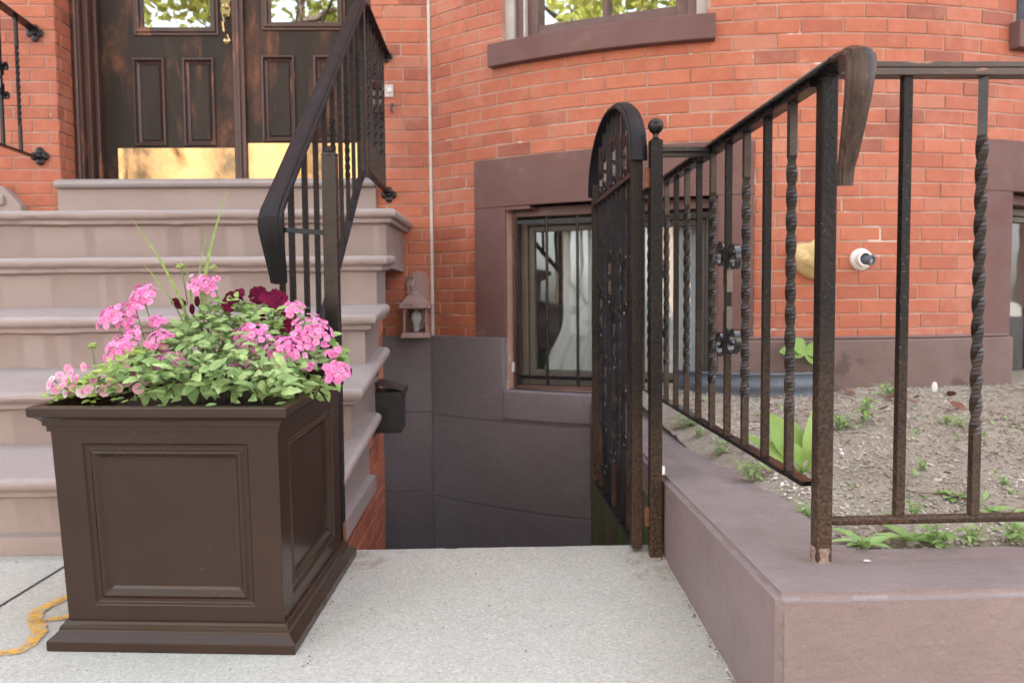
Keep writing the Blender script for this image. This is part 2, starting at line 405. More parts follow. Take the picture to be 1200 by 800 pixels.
def cells(s0, s1, z0, z1, ops):
    """rectangles of [s0,s1]x[z0,z1] left after cutting the openings"""
    ss = sorted({s0, s1, *[q for o_ in ops for q in o_[:2] if s0 < q < s1]}); zs = sorted({z0, z1, *[q for o_ in ops for q in o_[2:] if z0 < q < z1]})
    for i in range(len(ss)-1):
        for j in range(len(zs)-1):
            cs, cz = (ss[i]+ss[i+1])/2, (zs[j]+zs[j+1])/2
            if not any(o_[0] < cs < o_[1] and o_[2] < cz < o_[3] for o_ in ops): yield ss[i], ss[i+1], zs[j], zs[j+1]

# ---------------------------------------------------------------- THE ROW HOUSE
house = thing('row_house', 'red brick row house with a curved bow front and double wooden door', 'house', (0, YF, H-.5))
ZT = H+2.15
DX0, DX1 = -2.118, -.577                    # door recess
DOORZ = H+.60
# flat brick piers and reveals
mb = MB()
bricks(mb, flat(YF), -3.6, DX0, H+.30, ZT); bricks(mb, lambda s_: (DX0, s_, 1, 0), YF+.004, YF+.18, H+.30, ZT, phase=.04)
obj('pier_brickwork', mb, 'brick', house); mb = MB()
bricks(mb, flat(YF), DX1, XC, PT, ZT, phase=.03)
bricks(mb, flat(YF), -1.5, DX1-.002, PT, H+.3, phase=.03)
bricks(mb, lambda s_: (DX1, s_, -1, 0), YF+.004, YF+.18, H+.30, ZT, phase=.04)
obj('entry_brickwork', mb, 'brick', house)
mb = MB()
mb.span((-3.6, YF+.0035, H-.4), (DX0-.005, YF+.35, ZT)); mb.span((DX1+.005, YF+.0035, WELL), (XC+.25, YF+.35, ZT))
mb.span((-1.5, YF+.0035, WELL), (DX1+.005, YF+.35, H+.3))
obj('entry_backing', mb, 'mortar', house)
# bow front
pb0, pb1 = bowph(594, 350), phx(.97)        # basement opening
ps0, ps1 = bowph(558, 300), phx(1.115)      # its stucco surround
ZL0, ZL1 = H+.423, H+.65                    # lintel
ZS = H-.431                                 # sill top
pu0, pu1 = bowph(588, 20), bowph(829, 20)   # upper window opening
ZU = at(600, 53, bow(pu0)[1]-.0).z          # top of its sill (approx)
ZU = H+1.17
pr0 = bowph(1148, 300); pri0 = bowph(1182, 330); pr1 = pr0+(ps1-ps0); pri1 = pr1-(pri0-pr0)
prz1 = H+(349-(172-4.8)-0)*bow(pr0)[1]/F
sarc = lambda ph: (ph-PH0)*BR
ops = [(sarc(ps0), sarc(ps1), ZS-.1, ZL1), (sarc(pu0), sarc(pu1), ZU-.0, ZT+1), (sarc(pr0), sarc(pr1), H-.6, prz1)]
pur0 = bowph(1192, 20)
ops.append((sarc(pur0), sarc(pur0)+.85, ZU, ZT+1))
S1 = -2*PH0*BR
mb = MB(); bricks(mb, bowpath, .006, S1, PT, ZT, ops, phase=.05)
obj('bow_brickwork', mb, 'brick', house)
mb = MB()
ops2 = [(sarc(pb0), sarc(pb1), ZS, ZL0+.02), ops[1], (sarc(pri0), sarc(pri1), H-.46, prz1-.2), ops[3]]
for (a_, b_, c_, d_) in cells(0, S1, WELL, ZT, ops2):
    bowslab(mb, PH0+a_/BR, PH0+b_/BR, c_, d_, -.20, -.0035, 14)
obj('bow_backing', mb, 'mortar', house)
# pale joint where the bow meets the entry pier
mb = MB(); mb.box((XC-.004, YF-.001, (PT+ZT)/2), (.014, .010, ZT-PT)); obj('caulk_joint', mb, 'caulk', house)
# mass of the house above and behind
mb = MB(); mb.span((-6, YF+.36, ZT-.02), (5.5, 9, 9.5)); mb.span((-6, YF-.0, ZT+.003), (XC, YF+.355, 9.5))
bowslab(mb, PH0, -PH0, ZT+.003, 9.5, -.25, 0, 24); mb.span((3.4, YF, WELL), (5.5, YF+.35, 9.5)); mb.span((-6, YF, -.3), (-3.605, YF+.35, 9.5))
mb.span((-6, 8.9, WELL), (5.5, 9, ZT)); mb.span((5.503, YF+.02, -.5), (30, 9, 9.5)); mb.span((-30, YF+.02, -.5), (-6.003, 9, 9.5))
obj('upper_wall', mb, 'farbrick', house)

# plinth: charcoal render in the areaway, with grooved courses
def rows(z0, z1, grooves):
    r_ = [z0]
    for g in sorted(grooves):
        if z0 < g < z1: r_ += [g-.003, g+.003]
    return r_+[z1]
mb = MB(); gr = (H-.575, H-.98, H-1.4)
def stack_flat(x0, x1, y0, y1, zz):
    for i in range(0, len(zz), 2): mb.span((x0, y0, zz[i]), (x1, y1, zz[i+1]))
    for i in range(1, len(zz)-1, 2): mb.span((x0+.001, y0+.0011, zz[i]), (x1-.001, y1, zz[i+1]))
stack_flat(-1.5, XC+.003, YF-.03, YF+.004, rows(WELL, PT, gr))
def stack_bow(p0, p1, zz, r1=.034):
    for i in range(0, len(zz), 2): bowslab(mb, p0, p1, zz[i], zz[i+1], -.004, r1)
    for i in range(1, len(zz)-1, 2): bowslab(mb, p0+.0004, p1-.0004, zz[i], zz[i+1], -.004, r1-.0011)
gr2 = (H-.585, H-1.0, H-1.4)
pk = phx(.46)
stack_bow(PH0+.008, pb0-.002, rows(WELL, PT, gr2)); stack_bow(pb0-.002, pk, rows(WELL, ZS-.1385, gr2))
obj('plinth', mb, 'plinth', house, bevel=.003)
mb = MB()
bowslab(mb, pk, pb1, H-.9, ZS-.142, -.004, .034); bowslab(mb, pb1, pri0-.004, H-.9, PT-.002, -.004, .04, 24); bowslab(mb, pri0-.004, -PH0-.1, H-.9, H-.45, -.004, .03, 16)
# splayed ledge on top of the garden plinth
bowslab(mb, pb1, pri0-.006, PT-.001, PT+.012, -.004, .022, 24)
obj('garden_plinth', mb, 'plinth_brown', house, bevel=.008)

def chord(p0, p1, off=0):
    A = Vector((*bow(p0, off), 0)); B = Vector((*bow(p1, off), 0)); ex = (B-A); w = ex.length; ex.normalize()
    ey = Vector((ex.y, -ex.x, 0)); mid = (A+B)/2
    return mid, ex, ey, w
class Fr:                                    # local frame of a window: x along chord, y outward, z world
    def __init__(s, p0, p1): s.o, s.ex, s.ey, s.w = chord(p0, p1); s.ax = (s.ex, s.ey, Vector((0,0,1)))
    def P(s, x, y, z): q = s.o+s.ex*x+s.ey*y; q.z = z; return q
    def box(s, mb, x0, x1, y0, y1, z0, z1): mb.box(s.P((x0+x1)/2, (y0+y1)/2, (z0+z1)/2), (x1-x0, y1-y0, z1-z0), s.ax)
def quad(mb, *q): mb.add(q, [tuple(range(len(q)))], .5)
def frame_rect(fr, mb, x0, x1, z0, z1, w, y0, y1, wb=None):
    wb = wb or w
    fr.box(mb, x0, x0+w, y0, y1, z0, z1); fr.box(mb, x1-w, x1, y0, y1, z0, z1)
    fr.box(mb, x0+w, x1-w, y0, y1, z0, z0+wb); fr.box(mb, x0+w, x1-w, y0, y1, z1-w, z1)

# --- basement window
def basement_window(p0, p1, s0, s1, zl0, zl1, zsill, plinth_top, main):
    fr = Fr(p0, p1); hw = fr.w/2
    mb = MB()
    bowslab(mb, s0, p0, plinth_top-(.2 if not main else 0), zl0, -.004, .012, 6); bowslab(mb, p1, s1, plinth_top-.2, zl0, -.004, .012, 6)
    bowslab(mb, s0, s1, zl0, zl1, -.004, .012, 24)
    if main:                                 # stepped haunch under the lintel
        pm = bowph(624, 240); bowslab(mb, p0, pm-.004, zl0-.018, zl0-.001, -.10, .0105, 6)
    w = obj('window', mb, 'maroon', house, bevel=.004)
    mb = MB()                                # painted reveal
    fr.box(mb, -hw-.01, -hw+.028, -.19, -.055, zsill, zl0); fr.box(mb, hw-.028, hw+.01, -.19, -.055, zsill, zl0)
    fr.box(mb, -hw+.028, hw-.028, -.19, -.05, zl0-.045, zl0)
    obj('reveal', mb, 'framewood', w, bevel=.004)
    mb = MB(); frame_rect(fr, mb, -hw+.03, hw-.03, zsill+.012, zl0-.047, .034, -.165, -.115, .034)
    obj('frame', mb, 'frameolive', w, bevel=.004)
    mb = MB(); frame_rect(fr, mb, -hw+.066, hw-.066, zsill+.048, zl0-.083, .026, -.17, -.13, .034)
    fr.box(mb, -.014, .014, -.168, -.128, zsill+.08, zl0-.11)
    obj('sash', mb, 'frameolive', w, bevel=.003)
    mb = MB(); quad(mb, fr.P(-hw+.08, -.15, zsill+.07), fr.P(hw-.08, -.15, zsill+.07), fr.P(hw-.08, -.15, zl0-.1), fr.P(-hw+.08, -.15, zl0-.1))
    obj('pane', mb, 'cellar_glass', w)
    mb = MB(); y0, y1 = -.203, -.9            # room behind
    a_ = [fr.P(x, y, z) for y in (y0, y1) for x, z in ((-hw-.3, zsill-.1), (hw+.3, zsill-.1), (hw+.3, zl0+.1), (-hw-.3, zl0+.1))]
    mb.add(a_, [(4,5,6,7),(0,1,5,4),(1,2,6,5),(2,3,7,6),(3,0,4,7)], .5)
    obj('room', mb, 'cellar', w)
    if main:
        mb = MB()
        bowslab(mb, pb0-.001, pk+.0, ZS-.14, ZS-.0, -.05, .044, 14)
        obj('sill', mb, 'plinth', w, bevel=.008)
        mb = MB(); fr.box(mb, -hw+.029, hw-.029, -.11, -.04, zsill+.001, zsill+.014); obj('inner_sill', mb, 'framewood', w, bevel=.003)
    return fr, hw, w
fr, hw, wbase = basement_window(pb0, pb1, ps0, ps1, ZL0, ZL1, ZS, PT, True)
# security bars as one fitted grille
g = thing('window_grille', 'black iron security grille over the basement window beside the gate', 'grille', fr.P(0, -.05, ZS))
x0, x1, z0, z1 = -hw+.030, hw-.030, ZS+.02, ZL0-.05
mb = MB()
mb.bar(fr.P(x0, -.045, z0+.035), fr.P(x1, -.045, z0+.035), .016, .009, fr.ey); obj('grille_rail', mb, 'iron', g)
mb = MB(); mb.bar(fr.P(x0, -.045, z1-.02), fr.P(x1, -.045, z1-.02), .016, .009, fr.ey); obj('grille_rail', mb, 'iron', g)
nb = 7
for i in range(nb):
    x = x0+.006+(x1-x0-.012)*i/(nb-1); mb = MB(); mb.tube([fr.P(x, -.045, z0), fr.P(x, -.045, z1)], .0075, 8); sm(obj('grille_bar', mb, 'iron', g))
# white sheer curtain drawn to one side
mb = MB(); vs = []; fs = []; nx, nz = 60, 16
for j in range(nz+1):
    t = j/nz; z = ZS+.04+(ZL0-.1-ZS-.04)*t
    uu = min(1, t/.42); xl = -hw+.10+.11*uu*uu*(3-2*uu)
    for i in range(nx+1):
        u = i/nx; x = xl+(hw-.05-xl)*u
        vs.append(fr.P(x, -.235+.014*math.sin(u*55+2*math.sin(t*2))+.006*math.sin(u*23), z))
for j in range(nz):
    for i in range(nx): k = j*(nx+1)+i; fs.append((k, k+1, k+nx+2, k+nx+1))
mb.add(vs, fs, .5); tag(obj('curtain', mb, 'curtain', None, smooth=True), 'white sheer curtain hanging behind the basement window glass', 'curtain')
mb = MB(); q = fr.P(-hw+.008, .0, ZS+.10); mb.box(q+fr.ey*(-.05), (.018, .02, .045), fr.ax)
tag(obj('alarm_sensor', mb, 'whiteplastic', None, bevel=.002), 'small white sensor box on the basement window jamb', 'sensor')
# --- right hand basement window
basement_window(pri0, pri1, pr0, pr1, prz1-.22, prz1, H-.45, PT, False)

# --- upper bow window
fr = Fr(pu0, pu1); hw = fr.w/2; zt = ZT+.4
mb = MB(); bowslab(mb, bowph(577, 60), bowph(838, 40), ZU-.105, ZU, -.16, .045, 24)
w = obj('window', mb, 'maroon', house, bevel=.005)
for x0_, x1_ in ((-hw-.02, -hw+.05), (hw-.05, hw+.02)):
    mb = MB(); fr.box(mb, x0_, x1_, -.22, -.03, ZU, zt); obj('casing', mb, 'greyjamb', w, bevel=.003)
mb = MB(); frame_rect(fr, mb, -hw+.05, hw-.05, ZU+.001, zt, .04, -.20, -.055, .02); frame_rect(fr, mb, -hw+.092, hw-.092, ZU+.02, zt-.05, .055, -.19, -.09, .075)
fr.box(mb, -.012, .012, -.188, -.092, ZU+.09, zt-.1); obj('sash', mb, 'framewood', w, bevel=.003)
mb = MB(); fr.box(mb, -hw+.088, -hw+.095, -.10, -.052, ZU+.02, zt); obj('sash_cord', mb, 'caulk', w)
mb = MB(); quad(mb, fr.P(-hw+.1, -.14, ZU+.06), fr.P(hw-.1, -.14, ZU+.06), fr.P(hw-.1, -.14, zt-.05), fr.P(-hw+.1, -.14, zt-.05)); obj('pane', mb, 'bay_glass', w)
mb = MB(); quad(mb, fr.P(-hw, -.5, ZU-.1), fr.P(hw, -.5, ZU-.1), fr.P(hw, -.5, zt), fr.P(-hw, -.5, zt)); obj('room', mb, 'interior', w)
# --- upper right window with its louvred unit
pq1 = pur0+.85/BR; fr = Fr(pur0, pq1); hw = fr.w/2
mb = MB(); bowslab(mb, bowph(1183, 40), pq1+.02, ZU-.125, ZU-.01, -.16, .05, 12); w = obj('window', mb, 'maroon', house, bevel=.005)
mb = MB(); frame_rect(fr, mb, -hw, hw, ZU, ZT+.4, .05, -.2, -.06); obj('frame', mb, 'framewood', w, bevel=.003)
mb = MB(); quad(mb, fr.P(-hw, -.15, ZU), fr.P(hw, -.15, ZU), fr.P(hw, -.15, zt), fr.P(-hw, -.15, zt)); obj('pane', mb, 'bay_glass', w)
ac = thing('air_conditioner', 'white louvred window unit on the upper sill at the right edge', 'air conditioner', fr.P(-.1, .02, ZU))
mb = MB(); fr.box(mb, -hw+.006, -hw+.5, -.15, .035, ZU+.0, ZU+.36); obj('housing', mb, 'greymetal', ac, bevel=.004)
mb = MB()
for i in range(18): mb.box(fr.P(-hw+.253, .042, ZU+.016+i*.019), (.485, .016, .009), (fr.ex, (fr.ey+Vector((0,0,-.6))).normalized(), (Vector((0,0,1))+fr.ey*.6).normalized()))
obj('louvres', mb, 'whiteplastic', ac)

# ---------------------------------------------------------------- entrance door
yd = 4.20
mb = MB()                                    # frame round the recess: stepped mouldings
for x0, x1, y0 in ((DX0+.001, DX0+.045, YF+.14), (DX0+.045, DX0+.075, YF+.17), (DX0+.075, DX0+.098, YF+.21)):
    mb.span((x0, y0, DOORZ), (x1, yd+.08, ZT+.6)); mb.span((DX0+DX1-x1, y0, DOORZ), (DX0+DX1-x0, yd+.08, ZT+.6))
mb.span((DX0, YF+.15, H+2.75), (DX1, yd+.08, H+2.9))
for x in (DX0+.022, DX1-.022): mb.tube([(x, YF+.138, DOORZ), (x, YF+.138, ZT+.6)], .012, 8)
dframe = obj('door_frame', mb, 'doormould', house, bevel=.004)
xl, xr = DX0+.098, DX1-.098; xm = at(283, 150, yd).x
def door_leaf(x0, x1, pxs, glass_px, kick_px, astragal):
    """leaf built as stiles and rails round its panels; px lists mark panel edges measured on the leaf plane"""
    X = lambda q, y=120: at(q, y, yd).x
    Z = lambda q, x=220: at(x, q, yd).z
    zt = H+2.62; zk0, zk1 = Z(212, kick_px[0]), Z(kick_px[2], kick_px[0])
    gx0, gx1, gzb = X(glass_px[0], 20), X(glass_px[1], 20), Z(glass_px[2], (glass_px[0]+glass_px[1])/2); gzt = H+2.45
    pz0, pz1 = Z(pxs[0][3], pxs[0][0]), Z(pxs[0][2], pxs[0][0])
    pan = [(X(a_), X(b_)) for a_, b_, _, _ in pxs]
    ops = [(a_, b_, pz0, pz1) for a_, b_ in pan]+[(gx0, gx1, gzb, gzt)]
    mb = MB()
    for (a_, b_, c_, d_) in cells(x0, x1, DOORZ+.006, zt, ops): mb.span((a_, yd, c_), (b_, yd+.045, d_))
    bm_ = bmesh.new()
    leaf = obj('door', mb, 'door', house)
    bm_.from_mesh(leaf.data); bmesh.ops.remove_doubles(bm_, verts=bm_.verts, dist=.0005)
    # drop the interior faces shared by two cells
    seen = {}
    for f_ in bm_.faces: seen.setdefault(tuple(sorted(v_.index for v_ in f_.verts)), []).append(f_)
    bmesh.ops.delete(bm_, geom=[f_ for l_ in seen.values() if len(l_) > 1 for f_ in l_], context='FACES_ONLY')
    bmesh.ops.recalc_face_normals(bm_, faces=bm_.faces); bm_.to_mesh(leaf.data); bm_.free()
    for (a_, b_) in pan:
        mb = MB(); w_ = .020
        pf = [(0, .0), (.004, -.012), (.012, -.014), (w_-.004, -.004), (w_, .004), (w_+.012, .012)]
        loops = []
        for (i_, dy) in pf: loops.append([(a_-.004+i_, yd+dy, pz0-.004+i_), (b_+.004-i_, yd+dy, pz0-.004+i_), (b_+.004-i_, yd+dy, pz1+.004-i_), (a_-.004+i_, yd+dy, pz1+.004-i_)])
        vs = [q for l_ in loops for q in l_]; fs = []
        for k in range(len(pf)-1):
            for i in range(4): fs.append((k*4+i, k*4+(i+1) % 4, k*4+4+(i+1) % 4, k*4+4+i))
        mb.add(vs, fs, .5); obj('panel_moulding', mb, 'doormould', leaf)
        mb = MB(); i_ = w_+.008
        mb.span((a_+i_, yd+.006, pz0+i_), (b_-i_, yd+.02, pz1-i_)); obj('panel', mb, 'door', leaf, bevel=.006)
        mb = MB(); mb.span((a_-.002, yd+.012, pz0-.002), (b_+.002, yd+.04, pz1+.002)); obj('panel_back', mb, 'door', leaf)
    mb = MB()
    for (i0, i1, y0) in ((-.028, -.012, yd-.010), (-.012, .004, yd-.018), (.004, .016, yd-.006)):
        a_, b_, c_, d_ = gx0+i0, gx1-i0, gzb+i0, gzt-i0; w_ = i1-i0
        mb.span((a_, y0, c_), (a_+w_, yd+.02, d_)); mb.span((b_-w_, y0, c_), (b_, yd+.02, d_)); mb.span((a_+w_, y0, c_), (b_-w_, yd+.02, c_+w_)); mb.span((a_+w_, y0, d_-w_), (b_-w_, yd+.02, d_))
    obj('glass_moulding', mb, 'doormould', leaf, bevel=.003)
    mb = MB(); quad(mb, (gx0, yd+.012, gzb), (gx1, yd+.012, gzb), (gx1, yd+.012, gzt), (gx0, yd+.012, gzt)); obj('pane', mb, 'door_glass', leaf)
    mb = MB(); mb.span((X(kick_px[0], 190), yd-.004, zk0), (X(kick_px[1], 190), yd-.0005, zk1)); obj('kick_plate', mb, 'brass', leaf, bevel=.001)
    return leaf
ld = door_leaf(xl, xm-.002, [(158,194,69,171), (216,252,69,168)], (163, 250, 36), (139, 276, 174), True)
rd = door_leaf(xm+.002, xr, [(308,346,66,166), (369,406,65,165)], (313, 399, 30), (291, 423, 168), False)
mb = MB(); mb.span((xm-.030, yd-.022, DOORZ+.01), (xm+.030, yd-.001, H+2.6)); mb.tube([(xm, yd-.024, DOORZ+.012), (xm, yd-.024, H+2.6)], .011, 8)
obj('astragal', mb, 'doormould', ld, bevel=.006)
# brass handle set
mb = MB(); hx = at(265, 10, yd).x; z_ = lambda y: at(265, y, yd).z
pl = [(0, z_(22)-.0), (.018, z_(20)), (.026, z_(12)), (.020, z_(6)), (.028, z_(0)), (.030, z_(-14)), (.018, z_(-24)), (0, z_(-28))]
ring = [(hx+x, z) for x, z in pl]+[(hx-x, z) for x, z in pl[-2:0:-1]]
nr = len(ring); mb.add([(x, yd-.001, z) for x, z in ring]+[(x, yd-.009, z) for x, z in ring], [tuple(range(nr, 2*nr))]+[(i, (i+1) % nr, nr+(i+1) % nr, nr+i) for i in range(nr)])
mb.lathe((hx, yd-.009, z_(8)), [(.016, 0), (.016, .012), (.009, .016)], 16, (0,-1,0)); mb.box((hx, yd-.027, z_(8)), (.006, .012, .022))
mb.tube([(hx, yd-.008, z_(18)), (hx, yd-.045, z_(22)), (hx, yd-.052, z_(30)), (hx, yd-.045, z_(40)), (hx, yd-.012, z_(46))], .0075, 10)
mb.lathe((hx, yd-.001, z_(48)), [(.02, 0), (.022, .005), (.014, .012), (.004, .014)], 18, (0,-1,0)); mb.sphere((hx, yd-.006, z_(43)), .014, 10, (1,.5,1))
sm(obj('handle', mb, 'brass', ld))
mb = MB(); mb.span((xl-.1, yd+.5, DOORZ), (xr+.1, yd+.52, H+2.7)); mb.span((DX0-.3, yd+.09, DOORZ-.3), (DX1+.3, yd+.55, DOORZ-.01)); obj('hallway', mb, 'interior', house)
# stone courses beside and below the door
mb = MB(); zn5 = H+.372
mb.span((DX0-.005, YF-.03, H+.30), (DX1+.015, yd+.02, DOORZ-.045)); sill = obj('threshold', mb, 'stone', house, bevel=.004)
mb = MB()
mb.sweep([(DX0-.005, YF-.03, DOORZ-.045), (DX1+.015, YF-.03, DOORZ-.045)], [(0, .0), (.022, 0), (.03, .008), (.034, .018), (.03, .030), (.02, .036), (-.0, .045), (-.26, .045), (-.26, 0)], (0,0,1))
obj('threshold_nosing', mb, 'stone2', sill, bevel=.002)
mb = MB()
pts = [(-3.6, H+.28), (-2.275, H+.28), (-2.285, H+.47), (-2.37, H+.565), (-2.6, H+.585), (-3.6, H+.60)]
mb.add([(x, YF-.06, z) for x, z in pts]+[(x, YF+.003, z) for x, z in pts], [tuple(range(6)), tuple(range(6, 12))]+[(i, (i+1) % 6, 6+(i+1) % 6, 6+i) for i in range(6)])
mb.span((-3.6, YF-.075, H+.47), (-2.36, YF-.058, H+.52))
obj('base_course', mb, 'stone', house, bevel=.01)

# ---------------------------------------------------------------- STOOP
XS, XLFT = -.43, -2.45
stoop = thing('stoop', 'brown painted stone stoop with moulded step edges up to the door', 'steps', (-1.4, 2.2, H-.66))
YN = [2.03+.30*k for k in range(5)]; ZN = [H-.4555, H-.262, H-.047, H+.164, H+.372]
SLP = [.09, .13, .085, .05, .02]; YE = [2.72, 2.98, 3.0, 3.22, YF-.004]
PROF = [(.030,0),(.038,-.003),(.044,-.010),(.046,-.019),(.043,-.029),(.036,-.036),(.026,-.039),(.024,-.042),(.024,-.054),(.018,-.058),(.004,-.061),(0,-.066)]
for k in range(5):
    yr = YN[k]+.046; z0 = ZN[k]; yb = (YN[k+1]+.05) if k < 4 else YF-.03
    zb = (ZN[k-1] if k else gz(yr)+.0)-.03 if k else gz(yr)-.01
    pr = list(PROF)+([(0, zb-z0)] if k else [(0, gz(yr)+.05-z0), (.022, gz(yr)+.045-z0), (.022, zb-z0)])
    mb = MB(); vs = []; fs = []; np_ = len(pr)
    NX = 90
    for d, z in pr:
        ring = []
        for i in range(NX+1):
            x = XLFT+(XS+d-XLFT)*i/NX; ring.append((x, yr-d))
        ring.append((XS+d, YE[k]))
        for ii, (x, y) in enumerate(ring):
            wob = (.0022*noise.noise(Vector((x*5, k*3.1, z*40)))+.0020*noise.noise(Vector((x*26, k*5.7, z*60)))-.011*max(0, noise.noise(Vector((x*9, k*7.3, z*25)))-.42)) if z > -.07 else 0
            vs.append((x, y+wob, z0+z+(SLP[k]*(y-yr) if z > -.07 else 0)+wob))
    L = NX+2
    for j in range(np_-1):
        for i in range(L-1): fs.append((j*L+i, j*L+i+1, (j+1)*L+i+1, (j+1)*L+i))
    n0 = len(vs)                              # tread top
    for i in range(NX+1):
        x = XLFT+(XS+.03-XLFT)*i/NX; vs.append((x, YE[k], z0+SLP[k]*(YE[k]-yr)))
    for i in range(NX): fs.append((i, i+1, n0+i+1, n0+i))
    fs.append((NX, NX+1, n0+NX))
    bL = (np_-1)*L; n1 = len(vs); vs += [(XLFT, YE[k], vs[bL][2])]    # underside
    fs.append((bL, bL+NX, bL+NX+1, n1))
    mb.add(vs, fs, .5); o = obj('step', mb, ['stone', 'stone2'], stoop); sm(o, 40)
    me = o.data
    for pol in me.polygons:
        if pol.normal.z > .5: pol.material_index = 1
# brick cheek under the steps, with the passage opening behind it
mb = MB()
for (a_, b_, zt_) in ((2.1, 2.72, ZN[0]-.065), (2.72, 2.98, ZN[1]-.06), (2.96, 3.2, ZN[2]-.03)):
    bricks(mb, lambda s_: (XS-.012, s_, 1, 0), 2.09 if a_ < 2.2 else a_-.1, b_ if zt_ < ZN[2]-.04 else 3.2, WELL if a_ < 2.2 else (ZN[0]-.09 if a_ < 2.9 else ZN[1]-.09), zt_, phase=.02)
bricks(mb, lambda s_: (XS-.012, s_, 1, 0), 2.72, 3.2, WELL, ZN[0]-.09, phase=.02)
obj('side_brickwork', mb, 'brick', stoop)
mb = MB(); mb.span((XS-.35, 2.09, WELL), (XS-.017, 2.95, ZN[1]-.07)); mb.span((XS-.35, 2.95, WELL), (XS-.017, 3.2, ZN[2]-.05)); mb.span((XLFT+.02, 2.12, WELL), (XS-.36, 2.36, ZN[0]-.1)); mb.span((XLFT+.02, 3.0, WELL), (XS-.36, 3.2, ZN[3]-.25))
obj('side_core', mb, 'mortar', stoop)

# ---------------------------------------------------------------- ground, slab, areaway
mb = MB(); vs = []; fs = []
xsn = [-70, -20, -8, -4, -2.5, -1.5, -.8]+[-.5+.0125*i for i in range(81)]+[.6, 2, 5, 20, 70]; ysn = [-4.0, -3, -2, -1, -.5, 0, .5, 1, 1.4, 1.7, 2.0, 2.045, 2.057, 2.063, 2.0655]
for y in ysn:
    for x in xsn:
        k = max(0, (y-2.04)/.0255); e = noise.noise(Vector((x*9, 0, 4)))+.7*noise.noise(Vector((x*31, 0, 8))); chip = max(0, noise.noise(Vector((x*14, 3, 1)))-.35)*2
        vs.append((x, y-k*(.004*e+.012*chip), SL*max(y, -1)+.01*min(0, y+1)-.012*k**2.5-.006*k*chip))
nx = len(xsn)
for j in range(len(ysn)-1):
    for i in range(nx-1): fs.append((j*nx+i, j*nx+i+1, (j+1)*nx+i+1, (j+1)*nx+i))
b0 = (len(ysn)-1)*nx; n0 = len(vs)
vs += [(x, 2.065, .125-.16) for x in xsn]
for i in range(nx-1): fs.append((b0+i, b0+i+1, n0+i+1, n0+i))
mb.add(vs, fs, .5); sm(struct('pavement', mb, 'concrete', loc=(0,0,0)), 60)
mb = MB(); mb.add([(-90,-4,-.12),(90,-4,-.12),(90,-90,-.12),(-90,-90,-.12)], [(0,1,2,3)]); mb.add([(-90,-4,-.12),(90,-4,-.12),(90,-4,-.09),(-90,-4,-.09)], [(0,1,2,3)])
struct('road', mb, 'asphalt', loc=(0,-40,-.12))
mb = MB(); mb.add([(-90,2.075,-.03),(XLFT,2.075,-.03),(XLFT,YF+.1,-.03),(-90,YF+.1,-.03)], [(0,1,2,3)]); mb.add([(2.6,YF-.2,-.03),(90,YF-.2,-.03),(90,90,-.03),(2.6,90,-.03)], [(0,1,2,3)])
struct('ground', mb, 'concrete', loc=(0,0,0))
# joint groove in the pavement
mb = MB(); a_ = gpt(-40, 735); b_ = gpt(72, 666)
dirv = (b_-a_).normalized(); sd = Vector((dirv.y, -dirv.x, 0)).normalized()*.0032
A = a_-dirv*.8; B = b_+dirv*.13
mb.add([A-sd+Vector((0,0,.002)), A+sd+Vector((0,0,.002)), B+sd+Vector((0,0,.002)), B-sd+Vector((0,0,.002))], [(0,1,2,3)])
struct('pavement_joint', mb, 'asphalt')
# yellow utility paint line
def strip(mb, pts, wd, dz=.004):
    vs = []; fs = []
    for i, q in enumerate(pts):
        t = (pts[min(i+1, len(pts)-1)]-pts[max(0, i-1)]).normalized(); n_ = Vector((-t.y, t.x, 0)); w_ = wd*(1+.35*noise.noise(q*40))
        e1, e2 = .004*noise.noise(q*90), .004*noise.noise(q*90+Vector((7,0,0)))
        for s_, e in ((-1, e1), (1, e2)): 
            r_ = q+n_*(s_*w_*.5+e); r_.z = gz(r_.y)+dz; vs.append(r_)
    for i in range(len(pts)-1): fs.append((2*i, 2*i+1, 2*i+3, 2*i+2))
    mb.add(vs, fs)
def smooth_pts(p_, n=8):
    out = []
    for i in range(len(p_)-1):
        a0, a1, a2, a3 = p_[max(0, i-1)], p_[i], p_[i+1], p_[min(len(p_)-1, i+2)]
        for k in range(n):
            t = k/n; out.append(.5*((2*a1)+(a2-a0)*t+(2*a0-5*a1+4*a2-a3)*t*t+(3*a1-a0-3*a2+a3)*t**3))
    return out+[p_[-1]]
mb = MB()
strip(mb, smooth_pts([gpt(*q) for q in ((-45,772),(-5,767),(20,764),(36,755),(46,741),(42,730),(43,719),(56,711),(74,703),(92,694))]), .028)
strip(mb, smooth_pts([gpt(*q) for q in ((46,728),(60,727),(76,724),(90,720))]), .020)
struct('yellow_paint_marking', mb, 'yellowpaint')
